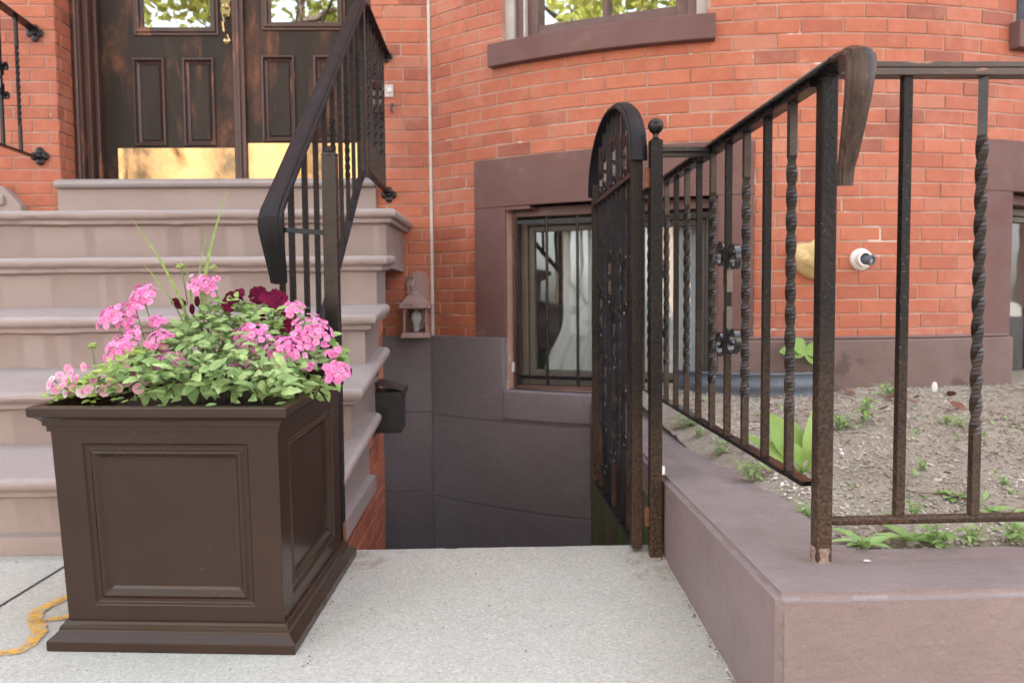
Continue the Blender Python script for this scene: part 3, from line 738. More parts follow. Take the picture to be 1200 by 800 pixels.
# rust stains at the post feet, worn into the concrete
def stain(name, mat, cx, cy, rx, ry):
    mb = MB(); n_ = 28; vs = [Vector((cx, cy, gz(cy)+.0025))]
    for i in range(n_):
        a_ = i*2*math.pi/n_; k = 1+.35*noise.noise(Vector((math.cos(a_)*1.5+cx, math.sin(a_)*1.5, cy))); y = min(2.04, cy+math.sin(a_)*ry*k); vs.append(Vector((cx+math.cos(a_)*rx*k, y, gz(y)+.0025)))
    mb.add(vs, [(0, i+1, (i+1) % n_+1) for i in range(n_)]); struct(name, mb, mat)
for nm, c1, c2, lo, hi, sc_ in (('ruststain', (.36,.19,.085), (.42,.26,.14), .44, .66, 24),):
    M[nm] = surf(nm, c1, c2, 20, .9); nt = M[nm].node_tree; p = next(n for n in nt.nodes if n.type == 'BSDF_PRINCIPLED'); tc = N(nt, 'ShaderNodeTexCoord')
    nt.links.new(ramp(nt, noi(nt, tc.outputs['Object'], sc_, 8, .7), [(lo, (0,0,0)), (hi+.06, (.4,.4,.4))]), p.inputs['Alpha'])
stain('rust_stain', 'ruststain', .40, 1.90, .075, .10); stain('rust_stain', 'ruststain', -.36, 1.96, .09, .07)
mb = MB()
for i in range(240):
    if i % 3: y = R.uniform(1.0, 1.95); x = .441-abs(R.gauss(0, .006))
    elif i % 2: x = R.uniform(-.36, .44); y = R.uniform(.9, 2.03)
    else: y = R.uniform(1.45, 2.02); x = -.355-abs(R.gauss(0, .01))+(y-1.5)*-.03
    q = Vector((x, y, gz(y)+.001)); L = R.uniform(.0012, .0042); an = R.uniform(0, 6.3); u_ = Vector((math.cos(an), math.sin(an), 0))*L; v_ = Vector((-math.sin(an), math.cos(an), 0))*L*R.uniform(.4, 1)
    mb.add([q-u_, q-v_, q+u_, q+v_, q+Vector((0,0,L*.8))], [(0,1,4),(1,2,4),(2,3,4),(3,0,4)], R.random()**1.6)
struct('grit', mb, 'chips', 'stuff')
# areaway: floor, wall under the pavement edge, steps going down
mb = MB(); mb.span((XLFT, 2.06, WELL-.1), (.46, 4.1, WELL)); struct('areaway_floor', mb, 'plinth')
mb = MB(); mb.span((-.42, 2.0, WELL), (.443, 2.062, gz(2.062)-.045)); tag(obj('areaway_wall', mb, 'moss', None), 'dark wall under the pavement edge at the sunken areaway', 'wall')
st = thing('areaway_steps', 'concrete steps going down into the sunken areaway behind the slab edge', 'steps', (0, 2.3, WELL))
for k in range(6):
    mb = MB(); mb.span((-.41, 2.064+.0, WELL), (.44, 2.064+.12*(k+1), WELL+1.45-.24*(k+1))) if False else mb.span((-.41, 2.064+.15*k, WELL), (.44, 2.064+.15*(k+1), WELL+1.5-.23*(k+1)))
    obj('step', mb, 'plinth', st, bevel=.004)

# ---------------------------------------------------------------- GARDEN WALL
XK, YK = .445, 1.177
gw = thing('garden_wall', 'low brown painted masonry wall enclosing the front garden bed', 'wall', (XK+.1, YK+.1, 0))
bm = bmesh.new(); zz0, zz1 = -.1, KT
for (x0, x1, y0, y1) in ((XK, XK+.235, YK, YK+.22), (XK+.235, 2.6, YK, YK+.22), (XK, XK+.235, YK+.22, 3.62)):
    vs = [bm.verts.new((x, y, z)) for z in (zz0, zz1) for x, y in ((x0,y0),(x1,y0),(x1,y1),(x0,y1))]
    for q in ((3,2,1,0),(4,5,6,7),(0,1,5,4),(1,2,6,5),(2,3,7,6),(3,0,4,7)): bm.faces.new([vs[a_] for a_ in q])
bmesh.ops.remove_doubles(bm, verts=bm.verts, dist=.0005)
seen = {}
for f_ in bm.faces: seen.setdefault(tuple(sorted(v_.index for v_ in f_.verts)), []).append(f_)
bmesh.ops.delete(bm, geom=[f_ for l_ in seen.values() if len(l_) > 1 for f_ in l_], context='FACES')
bmesh.ops.recalc_face_normals(bm, faces=bm.faces)
bmesh.ops.bevel(bm, geom=[e for e in bm.edges if len(e.link_faces) == 2 and e.calc_face_angle() > .5], offset=.011, segments=3, affect='EDGES')
for it in range(14):
    lg = [e for e in bm.edges if e.calc_length() > .05]
    if not lg: break
    bmesh.ops.subdivide_edges(bm, edges=lg, cuts=1, use_grid_fill=True)
bm.normal_update()
dv = [(v_, v_.normal*.0028*(noise.noise(v_.co*6)+.55*noise.noise(v_.co*19)+.35*noise.noise(v_.co*45))) for v_ in bm.verts]
for v_, d in dv: v_.co += d
mb = MB(); bm.verts.index_update(); mb.v = [v_.co.copy() for v_ in bm.verts]; mb.t = [.5]*len(mb.v); mb.f = [tuple(q.index for q in f_.verts) for f_ in bm.faces]; mb.mi = [0]*len(mb.f); bm.free()
sm(obj('masonry', mb, 'kerbpaint', gw), 50)
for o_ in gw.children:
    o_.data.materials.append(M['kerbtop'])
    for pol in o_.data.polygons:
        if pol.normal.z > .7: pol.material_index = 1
mb = MB(); mb.span((XK+.004, 2.07, WELL), (XK+.2, 3.62, -.1)); obj('retaining_face', mb, 'moss', gw)
mb = MB(); mb.span((XK-.003, 2.10, -.12), (XK+.02, 3.62, KT-.10)); obj('mossy_face', mb, 'moss', gw)
# soil of the bed
mb = MB(); vs = []; fs = []; nx, ny = 110, 110
def soilz(x, y):
    t = (y-1.4)/1.85
    e_ = min(x-XK-.2, y-YK-.19); return KT-.010+.085*max(0, t)+.012*noise.noise(Vector((x*4, y*4, 0)))*min(1, max(.35, e_*5))-.02*max(0, .06-e_)/.06+.010*noise.noise(Vector((x*13, y*13, 3)))+.005*noise.noise(Vector((x*40, y*40, 9)))
for j in range(ny+1):
    for i in range(nx+1):
        x = XK+.16+(2.75-XK)*i/nx; y = YK+.16+(3.62-YK-.16)*j/ny; vs.append((x, y, soilz(x, y)))
for j in range(ny):
    for i in range(nx): k = j*(nx+1)+i; fs.append((k, k+1, k+nx+2, k+nx+1))
mb.add(vs, fs, .5); struct('soil', mb, 'soil', smooth=True)
mb = MB()
for i in range(15000):
    x = R.uniform(XK+.235, 2.4); y = 1.385+(3.3-1.385)*R.random()**1.25
    L = R.uniform(.003, .011)*(1.8 if R.random() < .06 else 1); w_ = L*R.uniform(.3, .8); an = R.uniform(0, 6.3); ti = R.uniform(-.7, .7)
    ux = Vector((math.cos(an), math.sin(an), ti*.5)); uy = Vector((-math.sin(an), math.cos(an), R.uniform(-.5, .5))); c_ = Vector((x, y, soilz(x, y)+R.uniform(0, .004)))
    up = Vector((0, 0, R.uniform(.0012, .004)))
    vs = [c_-ux*L*.5-uy*w_*.3, c_+ux*L*.4-uy*w_*.5, c_+ux*L*.5+uy*w_*.3, c_-ux*L*.35+uy*w_*.5]; vs += [q+up for q in vs]
    mb.add(vs, [(4,5,6,7),(0,1,5,4),(1,2,6,5),(2,3,7,6),(3,0,4,7)], min(1, max(0, .55*R.random()+.55*(noise.noise(Vector((x*3.1, y*3.1, 5)))*.9+.5)-.05)))
struct('wood_chip_mulch', mb, 'chips', 'stuff')

mb = MB()
for i in range(150):
    x = R.uniform(XK+.25, 2.2); y = R.uniform(1.41, 3.15)
    if noise.noise(Vector((x*2.3, y*2.3, 11))) < -.05: continue
    q = Vector((x, y, soilz(x, y)))
    for k in range(R.randint(2, 4)):
        an = R.uniform(0, 6.3); d = Vector((math.cos(an), math.sin(an), R.uniform(.3, 1.2))); L = R.uniform(.010, .024)
        n_ = Vector((-math.cos(an), -math.sin(an), 1)); s_ = d.cross(n_).normalized()*L*.28
        mb.add([q, q+d*L*.5+s_, q+d*L, q+d*L*.5-s_], [(0,1,2,3)], R.random())
struct('ground_cover', mb, 'leaf_weed', 'stuff')
mb = MB()
for i in range(170):
    x = R.uniform(XK+.26, 2.3); y = 3.22-abs(R.gauss(0, .35)) if i % 3 else R.uniform(1.42, 3.1)
    if y < 1.42 or y > 3.24: continue
    q = Vector((x, y, soilz(x, y)+.003)); an = R.uniform(0, 6.3); d = Vector((math.cos(an), math.sin(an), R.uniform(-.1, .25)))
    if i % 2: mb.tube([q, q+d*.02+Vector((0,0,.003)), q+d*R.uniform(.035, .08)], R.uniform(.0008, .0018), 5, tone=R.random()*.5)
    else:
        s_ = d.cross(Vector((R.uniform(-.4,.4), R.uniform(-.4,.4), 1))).normalized(); L = R.uniform(.012, .03)
        mb.add([q, q+d*L*.45+s_*L*.3+Vector((0,0,.004)), q+d*L, q+d*L*.5-s_*L*.28+Vector((0,0,.003))], [(0,1,2),(0,2,3)], R.random())
struct('leaf_litter', mb, 'deadleaf', 'stuff')

# ---------------------------------------------------------------- IRONWORK
CAP = [(-.024,0),(-.025,.004),(-.023,.008),(-.0175,.010),(-.0155,.014),(-.009,.017),(0,.018),(.009,.017),(.0155,.014),(.0175,.010),(.023,.008),(.025,.004),(.024,0)]
def spiral(c, u, v_, r, turns, a0, sgn=1, n=26, tail=None):
    """points of a scroll curling in towards c, in the plane u,v"""
    pts = []
    for i in range(n+1):
        t = i/n; rr = r*(1-.72*t); an = a0+sgn*turns*2*math.pi*t
        pts.append(c+u*(rr*math.cos(an))+v_*(rr*math.sin(an)))
    return pts
def scroll(mb, c, u, r, up, side, wid=.016):
    """one C-curl starting on the bar and rolling outwards; up=+1 above, -1 below; side=+1/-1 along u"""
    u = Vector(u); v_ = Vector((0,0,1)); nrm = u.cross(v_)
    pts = spiral(c, u*side, v_*up, r, 1.35, math.pi*1.0, -1)
    st_ = pts[0]; lead = [st_-v_*up*r*2.0, st_-v_*up*r*1.2, st_-v_*up*r*.5]
    lead[0] += u*side*(-.0)
    mb.sweep(lead+pts, [(-.0022,-wid/2),(.0022,-wid/2),(.0022,wid/2),(-.0022,wid/2)], nrm)
def scroll_pair(mb, base, u, zc, r=.019, wid=.015):
    for side in (-1, 1):
        for up in (-1, 1):
            c_ = base+Vector(u)*side*(r+.012); c_.z = zc+up*(r*2.6+(.006*side)); scroll(mb, c_, u, r, up, side, wid)

# --- garden railing
XR, YP = .572, 1.335
gr_ = thing('garden_railing', 'black iron railing with twisted bars on the low garden wall', 'railing', (XR, YP, KT))
XP = .581; mb = MB(); mb.box((XP, YP, (KT+H+.38)/2), (.028, .029, H+.38-KT))
post = obj('post', mb, 'iron_worn', gr_, bevel=.003)
mb = MB(); mb.lathe((XP, YP, KT-.004), [(.019, 0), (.017, .006), (.0165, .016), (.0185, .024), (.0175, .03)], 12); obj('foot', mb, 'chipfoot', post)
ZC = H+.372
path = [(XR, y, ZC) for y in (3.36, 3.0, 2.6, 2.2, 1.8, 1.5, 1.38, 1.30, 1.255)]
scs = [1]*9
path2 = [(XR+.002, 1.2555, ZC), (XR+.003, 1.222, ZC-.001), (XR+.004, 1.209, ZC-.006), (XR+.004, 1.206, ZC-.018), (XR+.004, 1.214, ZC-.06), (XR+.004, 1.230, ZC-.11), (XR+.004, 1.245, ZC-.150), (XR+.004, 1.252, ZC-.166), (XR+.004, 1.254, ZC-.18), (XR+.004, 1.255, ZC-.196)]
scs2 = [1,1,1,.98,.88,.74,.62,.55,.52,.5]
def capsweep(mb, path, scs, refv):
    # sweep with the cap profile; the reference vector turns with the path inside the vertical plane
    path = [Vector(q) for q in path]; n = len(path); k = len(CAP); vs = []; fs = []; xdir = Vector(refv)
    for i, q in enumerate(path):
        t = (path[min(i+1, n-1)]-path[max(i-1, 0)]).normalized(); y = xdir.cross(t).normalized()
        if i == 0 and y.z < 0: xdir = -xdir; y = -y
        s_ = scs[i]
        vs += [q+xdir*a*s_+y*b*(s_ if s_ > .9 else .9) for a, b in CAP]
    for i in range(n-1):
        for j in range(k): fs.append((i*k+j, i*k+(j+1) % k, (i+1)*k+(j+1) % k, (i+1)*k+j))
    fs += [tuple(range(k)), tuple((n-1)*k+j for j in range(k))]; mb.add(vs, fs, .5)
mb = MB(); capsweep(mb, path, scs, (1,0,0)); sm(obj('handrail', mb, 'iron', gr_), 30)
mb = MB(); capsweep(mb, path2, scs2, (1,0,0)); sm(obj('rail_end', mb, 'iron_streak', gr_), 30)
mb = MB(); mb.box((XR, (3.36+YP)/2+.015, ZC-.006), (.026, 3.36-YP-.01, .012)); obj('rail_channel', mb, 'iron', gr_)
mb = MB(); mb.box((XR, (3.36+YP)/2+.02, H-.340), (.028, 3.36-YP-.03, .009)); obj('bottom_rail', mb, 'iron', gr_, bevel=.0015)
mb = MB(); mb.box(((XR+2.6)/2, YP, H+.377), (2.6-XR, .030, .012)); mb.box(((XR+2.6)/2, YP+.006, H+.390), (2.6-XR, .034, .010)); obj('front_rail', mb, 'rustrail', gr_, bevel=.0015)
mb = MB(); mb.tube([(XR+.012, YP, H-.398), (1.2, YP, H-.395), (2.6, YP, H-.395)], .0085, 10); sm(obj('front_bottom_rail', mb, 'iron_worn', gr_))
zb, zt_ = H-.336, H+.372
for k in range(1, 16):
    y = YP+.130*k
    mb = MB()
    if k % 2: mb.twist((XR, y, zb), (XR, y, zt_), .0145, zb+.11, zt_-.11, 2.75)
    else: mb.box((XR, y, (zb+zt_)/2), (.0145, .0145, zt_-zb))
    obj('baluster', mb, 'iron_twist' if k % 2 else 'iron_worn', gr_)
for k in range(9):
    x = .7185+.1345*k; mb = MB()
    if k % 2: mb.twist((x, YP, H-.39), (x, YP, zt_), .0145, zb+.09, zt_-.10, 2.9)
    else: mb.box((x, YP, (H-.39+zt_)/2), (.0150, .0150, zt_-H+.39))
    obj('baluster', mb, 'iron_twist' if k % 2 else 'iron_worn', gr_)
for k in (4, 10):
    mb = MB(); scroll_pair(mb, Vector((XR, YP+.130*k, 0)), (0,1,0), H-.008, .0385, .0135); sm(obj('scroll', mb, 'iron_gloss', gr_))

# --- gate post with ball
GX, GY = at(768, 400, 1.972).x, 1.972
gp = thing('gate_post', 'square iron gate post topped by a round ball finial', 'post', (GX, GY, gz(GY)))
mb = MB(); mb.box((GX, GY, (gz(GY)-.01+H+.392)/2), (.031, .031, H+.392-gz(GY)+.01)); obj('shaft', mb, 'iron_worn', gp, bevel=.002)
mb = MB(); mb.lathe((GX, GY, H+.391), [(.016, 0), (.012, .004), (.007, .008), (.007, .016), (.010, .019)], 14); mb.sphere((GX, GY, H+.428), .0195, 16); sm(obj('finial', mb, 'iron', gp))
mb = MB(); mb.box(((GX+XR)/2, GY+.0, H+.368), (XR-GX-.03, .028, .012)); mb.box(((GX+XR)/2, GY, H+.360), (XR-GX-.03, .008, .02)); obj('tie_bar', mb, 'iron', gp, bevel=.001)
for z in (gz(GY)+.10, H+.30):
    mb = MB(); mb.box((GX-.018, GY+.012, z), (.014, .022, .05)); obj('hinge', mb, 'rust', gp, bevel=.003)
mb = MB(); mb.box((GX+.018, GY-.005, gz(GY)+.225), (.010, .02, .022)); obj('stop', mb, 'whiteplastic', gp, bevel=.003)

# --- gate leaf, standing open along the wall
GA = Vector((at(747, 400, 1.99).x, 1.99, 0)); GB = Vector((at(698, 400, 2.715).x, 2.715, 0)); gu = (GB-GA); GW = gu.length; gu.normalize(); gn = Vector((gu.y, -gu.x, 0))
gb, gs = H-.658, H+.345; rise = .198
gate = thing('iron_gate', 'arched black iron gate with scrolls standing open at the areaway', 'gate', (GA.x, GA.y, gb))
def gp_(t, z, o_=0): q = GA+gu*t+gn*o_; q.z = z; return q
gax = (gu, gn, Vector((0,0,1)))
def arch(t): x = (t-GW/2)/(GW/2); return gs+rise*math.sqrt(max(0, 1-min(1, abs(x))**2.15))
for t in (.015, GW-.015):
    mb = MB(); mb.box(gp_(t, (gb+gs)/2+.02), (.030, .028, gs+.04-gb), gax); obj('stile', mb, 'iron_worn', gate, bevel=.002)
# arched cap
path = [gp_(GW/2-GW/2*math.cos(math.pi*i/32), gs+rise*math.sin(math.pi*i/32)**.93) for i in range(33)]
mb = MB(); k = len(CAP); vs = []; fs = []
for i, q in enumerate(path):
    t = (path[min(i+1, 32)]-path[max(i-1, 0)]).normalized(); y = gn.cross(t); 
    if y.z < 0 and 0 < i < 32: y = -y
    if i == 0: y = -gu.copy()
    if i == 32: y = gu.copy()
    vs += [q+gn*a*1.0+y*b for a, b in CAP]
for i in range(32):
    for j in range(k): fs.append((i*k+j, i*k+(j+1) % k, (i+1)*k+(j+1) % k, (i+1)*k+j))
fs += [tuple(range(k)), tuple(32*k+j for j in range(k))]; mb.add(vs, fs, .5); sm(obj('arch_cap', mb, 'iron_matte', gate), 30)
for z in (gb+.012, gs-.03):
    mb = MB(); mb.box(gp_(GW/2, z), (GW-.06, .026, .012), gax); obj('cross_rail', mb, 'iron', gate, bevel=.001)
nb = 7
for i in range(1, nb+1):
    t = .03+(GW-.06)*i/(nb+1); mb = MB(); a_, b_ = gp_(t, gb-.006), gp_(t, arch(t)+.003)
    if i in (3, 6): mb.twist(a_, b_, .0125, gb+.2, gs-.15, 3)
    else: mb.box((a_+b_)/2, (.0115, .0125, (b_-a_).length), gax)
    obj('bar', mb, 'iron_worn' if i in (1, 4, 7) else 'iron_matte', gate)
for (i, z, r_) in ((2, H+.03, .026), (4, H-.13, .028), (6, H-.27, .026), (4, H+.40, .022), (2, H+.385, .018), (6, H+.40, .020), (5, H+.06, .026), (2, H-.34, .026), (7, H-.05, .026), (4, H-.42, .026), (6, H-.50, .024), (7, H+.36, .018)):
    t = .03+(GW-.06)*i/(nb+1); mb = MB(); scroll_pair(mb, gp_(t, 0), gu, z, r_, .009); sm(obj('scroll', mb, 'iron_gloss', gate))
for i in range(1, nb+1):
    mb = MB(); mb.sphere(gp_(.03+(GW-.06)*i/(nb+1), gs-.03, 0), .013, 8); sm(obj('collar', mb, 'iron', gate))

# --- stoop railing
SX = -.51
def slz(y): return H+.195+.727*(y-1.842)
ra = thing('stoop_railing', 'black iron handrail climbing beside the stoop behind the flower planter', 'railing', (SX, 2.2, gz(2.2)))
path = [(SX, 3.96, H+1.205), (SX, 3.6, H+1.203), (SX, 3.30, H+1.203), (SX, 3.22, H+1.187)]+[(SX, y, slz(y)) for y in (3.1, 2.8, 2.4, 2.1, 1.90)]+[(SX, 1.862, slz(1.862)-.002), (SX, 1.845, H+.186), (SX, 1.846, H+.165), (SX, 1.862, H+.13), (SX, 1.886, H+.085), (SX, 1.90, H+.055), (SX, 1.904, H+.042)]
scs = [1.1]*9+[1.15,1.2,1.2,1.08,.95,.86,.82]
mb = MB(); capsweep(mb, path, scs, (1,0,0)); sm(obj('handrail', mb, 'iron_matte', ra), 30)
mb = MB(); mb.sweep([(SX, 2.10, slz(2.10)-.008), (SX, 3.2, slz(3.2)-.008)], [(-.012,-.006),(.012,-.006),(.012,.006),(-.012,.006)]); mb.box((SX, 3.58, H+1.197), (.024, .7, .012)); obj('rail_channel', mb, 'iron', ra)
def blz(y): return H+.455+.727*(y-3.1)
mb = MB(); mb.sweep([(SX, 2.3, blz(2.3)), (SX, 3.1, blz(3.1)), (SX, 3.24, H+.53), (SX, 3.95, H+.535)], [(-.013,-.006),(.013,-.006),(.013,.006),(-.013,.006)]); obj('bottom_rail', mb, 'iron_matte', ra)
yy = [2.035, 2.19, 2.335]+[2.47+.13*i for i in range(6)]
for i, y in enumerate(yy):
    mb = MB(); lo = blz(y) if y > 2.33 else max(gz(y)+.04, blz(y)-.1)
    a_, b_ = (SX, y, lo), (SX, y, slz(y)-.004)
    if i in (0, 1, 2): 
        lo = [ZN[0]-.02, ZN[0], ZN[1]-.01][i]; a_ = (SX, y, lo)
    if i % 2 == 0 and i > 2: mb.twist(a_, b_, .014, a_[2]+.15, b_[2]-.15, 3)
    else: mb.bar(a_, b_, .014)
    obj('baluster', mb, 'iron_worn', ra)
mb = MB(); mb.bar((SX, 1.935, gz(1.935)+.0), (SX, 1.935, slz(1.935)-.003), .013); obj('end_bar', mb, 'iron_worn', ra)
for i in range(7):
    y = 3.27+.098*i; mb = MB()
    if i % 2: mb.twist((SX, y, H+.536), (SX, y, H+1.2), .014, H+.68, H+1.06, 2.5)
    else: mb.bar((SX, y, H+.536), (SX, y, H+1.2), .014)
    obj('baluster', mb, 'iron', ra)
for (y, z) in ((3.564, H+.9), (3.76, H+.95)):
    mb = MB(); scroll_pair(mb, Vector((SX, y, 0)), (0,1,0), z, .022, .018); sm(obj('scroll', mb, 'iron_gloss', ra))
mb = MB(); mb.box((SX, 3.225, H+.86), (.03, .03, .70)); obj('corner_post', mb, 'iron', ra, bevel=.002)
def rosette(mb, c, r=.030):
    c = Vector(c)
    for k in range(4): mb.sphere(c+Vector((math.cos(k*math.pi/2)*r*.72, -.006, math.sin(k*math.pi/2)*r*.72)), r*.62, 8, (1,.35,1))
    mb.sphere(c+Vector((0,-.012,0)), r*.4, 8, (1,.8,1))
for z, r_ in ((H+.52, .03), (H+1.20, .024)):
    mb = MB(); rosette(mb, (SX+.01, YF-.002, z), r_); sm(obj('wall_bracket', mb, 'iron', ra))
# --- latch post at the foot of the stoop
nx_, ny_ = at(398, 640, 2.02).x-.004, 2.02
lp = thing('latch_post', 'square iron latch post beside the planter at the stoop foot', 'post', (nx_, ny_, gz(ny_)))
mb = MB(); mb.box((nx_, ny_, (gz(ny_)-.01+H+.365)/2), (.036, .036, H+.365-gz(ny_)+.01)); obj('shaft', mb, 'iron', lp, bevel=.002)
mb = MB(); mb.lathe((nx_, ny_, H+.364), [(.021, 0), (.021, .006), (.012, .012), (.013, .02), (.004, .026)], 12); sm(obj('cap', mb, 'iron', lp))
mb = MB(); mb.bar((SX+.01, 1.93, H+.17), (nx_-.018, ny_-.01, H+.17), .012); mb.v = mb.v; obj('tie_bar', mb, 'iron', lp)
mb = MB(); mb.box((nx_+.0185, ny_-.004, gz(ny_)+.055), (.003, .03, .06)); obj('rust_patch', mb, 'rust', lp)
# --- left railing of the stoop
LX = at(40, 38, YF).x; lzt = at(40, 36, YF).z; lzb = at(42, 186, YF).z
lr = thing('side_railing', 'black iron railing fixed to the brick pier at the left edge', 'railing', (LX, 3.5, H+.37))
mb = MB()
capsweep(mb, [(LX, YF-.005, lzt), (LX, 3.6, lzt+.03), (LX, 3.2, lzt+.06), (LX, 2.6, lzt-.35)], [1,1,1,1], (1,0,0)); sm(obj('handrail', mb, 'iron', lr), 30)
mb = MB(); mb.sweep([(LX, YF-.005, lzb), (LX, 3.2, lzb+.02), (LX, 2.6, lzb-.38)], [(-.011,-.005),(.011,-.005),(.011,.005),(-.011,.005)]); obj('bottom_rail', mb, 'iron', lr)
for i in range(5):
    y = 3.80-.135*i; mb = MB()
    if i % 2 == 0: mb.twist((LX, y, lzb+.005), (LX, y, lzt+.02), .013, lzb+.13, lzt-.12, 3)
    else: mb.bar((LX, y, lzb+.005), (LX, y, lzt+.02), .013)
    obj('baluster', mb, 'iron', lr)
mb = MB(); scroll_pair(mb, Vector((LX, 3.665, 0)), (0,1,0), (lzt+lzb)/2, .022, .018); sm(obj('scroll', mb, 'iron_gloss', lr))
for z, r_ in ((lzt-.015, .032), (lzb+.01, .034)):
    mb = MB(); rosette(mb, (LX+.007, YF-.002, z), r_); sm(obj('wall_bracket', mb, 'iron', lr))

# ---------------------------------------------------------------- small fixtures
# wall lantern
lx = at(488, 350, YF-.06).x; Zl = lambda y: at(488, y, YF-.07).z
la = thing('wall_lantern', 'pink brown painted wall lantern with clear bulb above the grey plinth', 'lantern', (lx, YF, Zl(395)))
mb = MB(); ww = .056
pts = [(-.05, Zl(352)), (.055, Zl(352)), (.060, Zl(330)), (.045, Zl(319)), (.0, Zl(317)), (-.042, Zl(322)), (-.055, Zl(332))]
n_ = len(pts); mb.add([(lx+x, YF-.014, z) for x, z in pts]+[(lx+x, YF+.001, z) for x, z in pts], [tuple(range(n_))]+[(i, (i+1) % n_, n_+(i+1) % n_, n_+i) for i in range(n_)])
obj('back_plate', mb, 'lantern', la, bevel=.004)
mb = MB()
def frustum(mb, c, z0, w0, d0, z1, w1, d1):
    x, y = c; vs = [(x+i*w/2, y+j*d/2, z) for (z, w, d) in ((z0, w0, d0), (z1, w1, d1)) for i, j in ((-1,-1),(1,-1),(1,1),(-1,1))]
    mb.add(vs, [(3,2,1,0),(4,5,6,7)]+[(i, (i+1) % 4, 4+(i+1) % 4, 4+i) for i in range(4)])
cy = YF-.085
frustum(mb, (lx, cy), Zl(361), .155, .15, Zl(356), .15, .145); frustum(mb, (lx, cy), Zl(356)+.0005, .14, .135, Zl(346), .075, .07); frustum(mb, (lx, cy), Zl(346), .05, .05, Zl(341), .03, .03)
mb.tube([(lx-.012, cy, Zl(344)), (lx-.02, cy-.02, Zl(335)), (lx-.01, cy, Zl(327)), (lx-.016, cy-.01, Zl(320))], .008, 8)
obj('roof', mb, 'lantern', la, bevel=.002)
for i in (-1, 1):
    for j in (-1, 1):
        mb = MB(); mb.box((lx+i*.054, cy+j*.05, (Zl(361)+Zl(389))/2), (.009, .009, Zl(361)-Zl(389))); obj('corner_bar', mb, 'lantern', la)
mb = MB(); frustum(mb, (lx, cy), Zl(395), .145, .135, Zl(389), .135, .125); obj('base', mb, 'lantern', la, bevel=.002)
mb = MB(); mb.lathe((lx, cy, Zl(388)), [(.014, 0), (.014, .02), (.017, .04), (.027, .065), (.022, .088), (.006, .1)], 14); sm(obj('bulb', mb, 'chipwhite', la))
mb = MB(); mb.box((lx, cy, (Zl(361)+Zl(389))/2), (.104, .096, Zl(361)-Zl(389)-.002)); obj('glass', mb, 'lamp_glass', la)
# black letterbox on the brick cheek
bx0, bx1 = XS-.008, XS+.10
lb = thing('letter_box', 'black metal letter box on the brick side of the stoop', 'letter box', (XS+.05, 2.95, H-.5))
y0, y1 = 2.88, 3.02; zt1, zb1 = H-.345, H-.50
mb = MB(); vs = []
for z, e in ((zb1, .004), (zt1, 0)): vs += [(bx0, y0+e, z), (bx1-e*1.2, y0+e, z), (bx1-e*1.2, y1-e, z), (bx0, y1-e, z)]
mb.add(vs, [(3,2,1,0),(4,5,6,7)]+[(i, (i+1) % 4, 4+(i+1) % 4, 4+i) for i in range(4)]); obj('body', mb, 'boxblack', lb, bevel=.004)
mb = MB(); vs = [(bx0, y0-.006, zt1+.032), (bx1+.006, y0-.006, zt1+.002), (bx1+.006, y1+.006, zt1+.002), (bx0, y1+.006, zt1+.032)]; vs += [(x, y, z+.006) for x, y, z in vs]
mb.add(vs, [(3,2,1,0),(4,5,6,7)]+[(i, (i+1) % 4, 4+(i+1) % 4, 4+i) for i in range(4)]); mb.box((bx1+.004, (y0+y1)/2, zt1-.004), (.006, y1-y0+.01, .016)); obj('lid', mb, 'boxblack', lb, bevel=.001)
# door bell and hook
q = at(456, 107, YF-.005); db = thing('door_bell', 'small pale door bell on the brick pier right of the door', 'bell', q)
mb = MB(); mb.box(q, (.042, .014, .062)); obj('plate', mb, 'caulk', db, bevel=.003)
mb = MB(); mb.lathe(q+Vector((.004,-.006,.002)), [(.014,0),(.013,.008),(.006,.011)], 14, (0,-1,0)); sm(obj('button', mb, 'chipwhite', db))
q = at(460, 127, YF-.004); mb = MB(); mb.tube([q+Vector((0,.004,.02)), q+Vector((.004,-.02,.012)), q+Vector((-.004,-.024,-.01)), q+Vector((.0,-.01,-.022))], .006, 8); mb.sphere(q+Vector((0,-.012,.014)), .01, 8)
tag(sm(obj('wall_hook', mb, 'greymetal', None)), 'tiny metal hook on the brick just below the door bell', 'hook')
# foam-sealed pipe and white pipe on the bow
ph = bowph(952, 303); c_ = Vector((*bow(ph, 0), at(952, 303, bow(ph)[1]).z)); n_ = Vector((math.sin(ph), -math.cos(ph), 0))
mb = MB(); mb.lathe(c_-n_*.005, [(.075,0),(.082,.02),(.07,.045),(.05,.06),(.045,.075),(.02,.085)], 22, n_)
for i in range(len(mb.v)):
    d = mb.v[i]-c_; mb.v[i] += d.normalized()*(.030*noise.noise(mb.v[i]*13)+.014*noise.noise(mb.v[i]*37)); mb.v[i].z -= .0
tag(sm(obj('foam_plug', mb, 'foam', None), 60), 'lumpy yellow foam plug on the brick bow behind the corner post', 'pipe plug')
ph = bowph(1008, 304); c_ = Vector((*bow(ph, 0), at(1008, 304, bow(ph)[1]).z)); n_ = Vector((math.sin(ph), -math.cos(ph), 0))
vp = thing('vent_pipe', 'white round vent pipe poking out of the brick bow', 'pipe', c_)
mb = MB(); mb.lathe(c_-n_*.003, [(.046,0),(.046,.012),(.040,.02),(.033,.021),(.032,.05),(.024,.05),(.024,.02)], 24, n_); sm(obj('collar', mb, 'whiteplastic', vp))
d_ = (n_+Vector((.55,0,-.15))).normalized(); mb = MB(); mb.lathe(c_+n_*.02, [(.020,0),(.020,.035),(.022,.037),(.022,.047),(.014,.047),(.013,.02)], 16, d_); sm(obj('nozzle', mb, 'greymetal', vp))
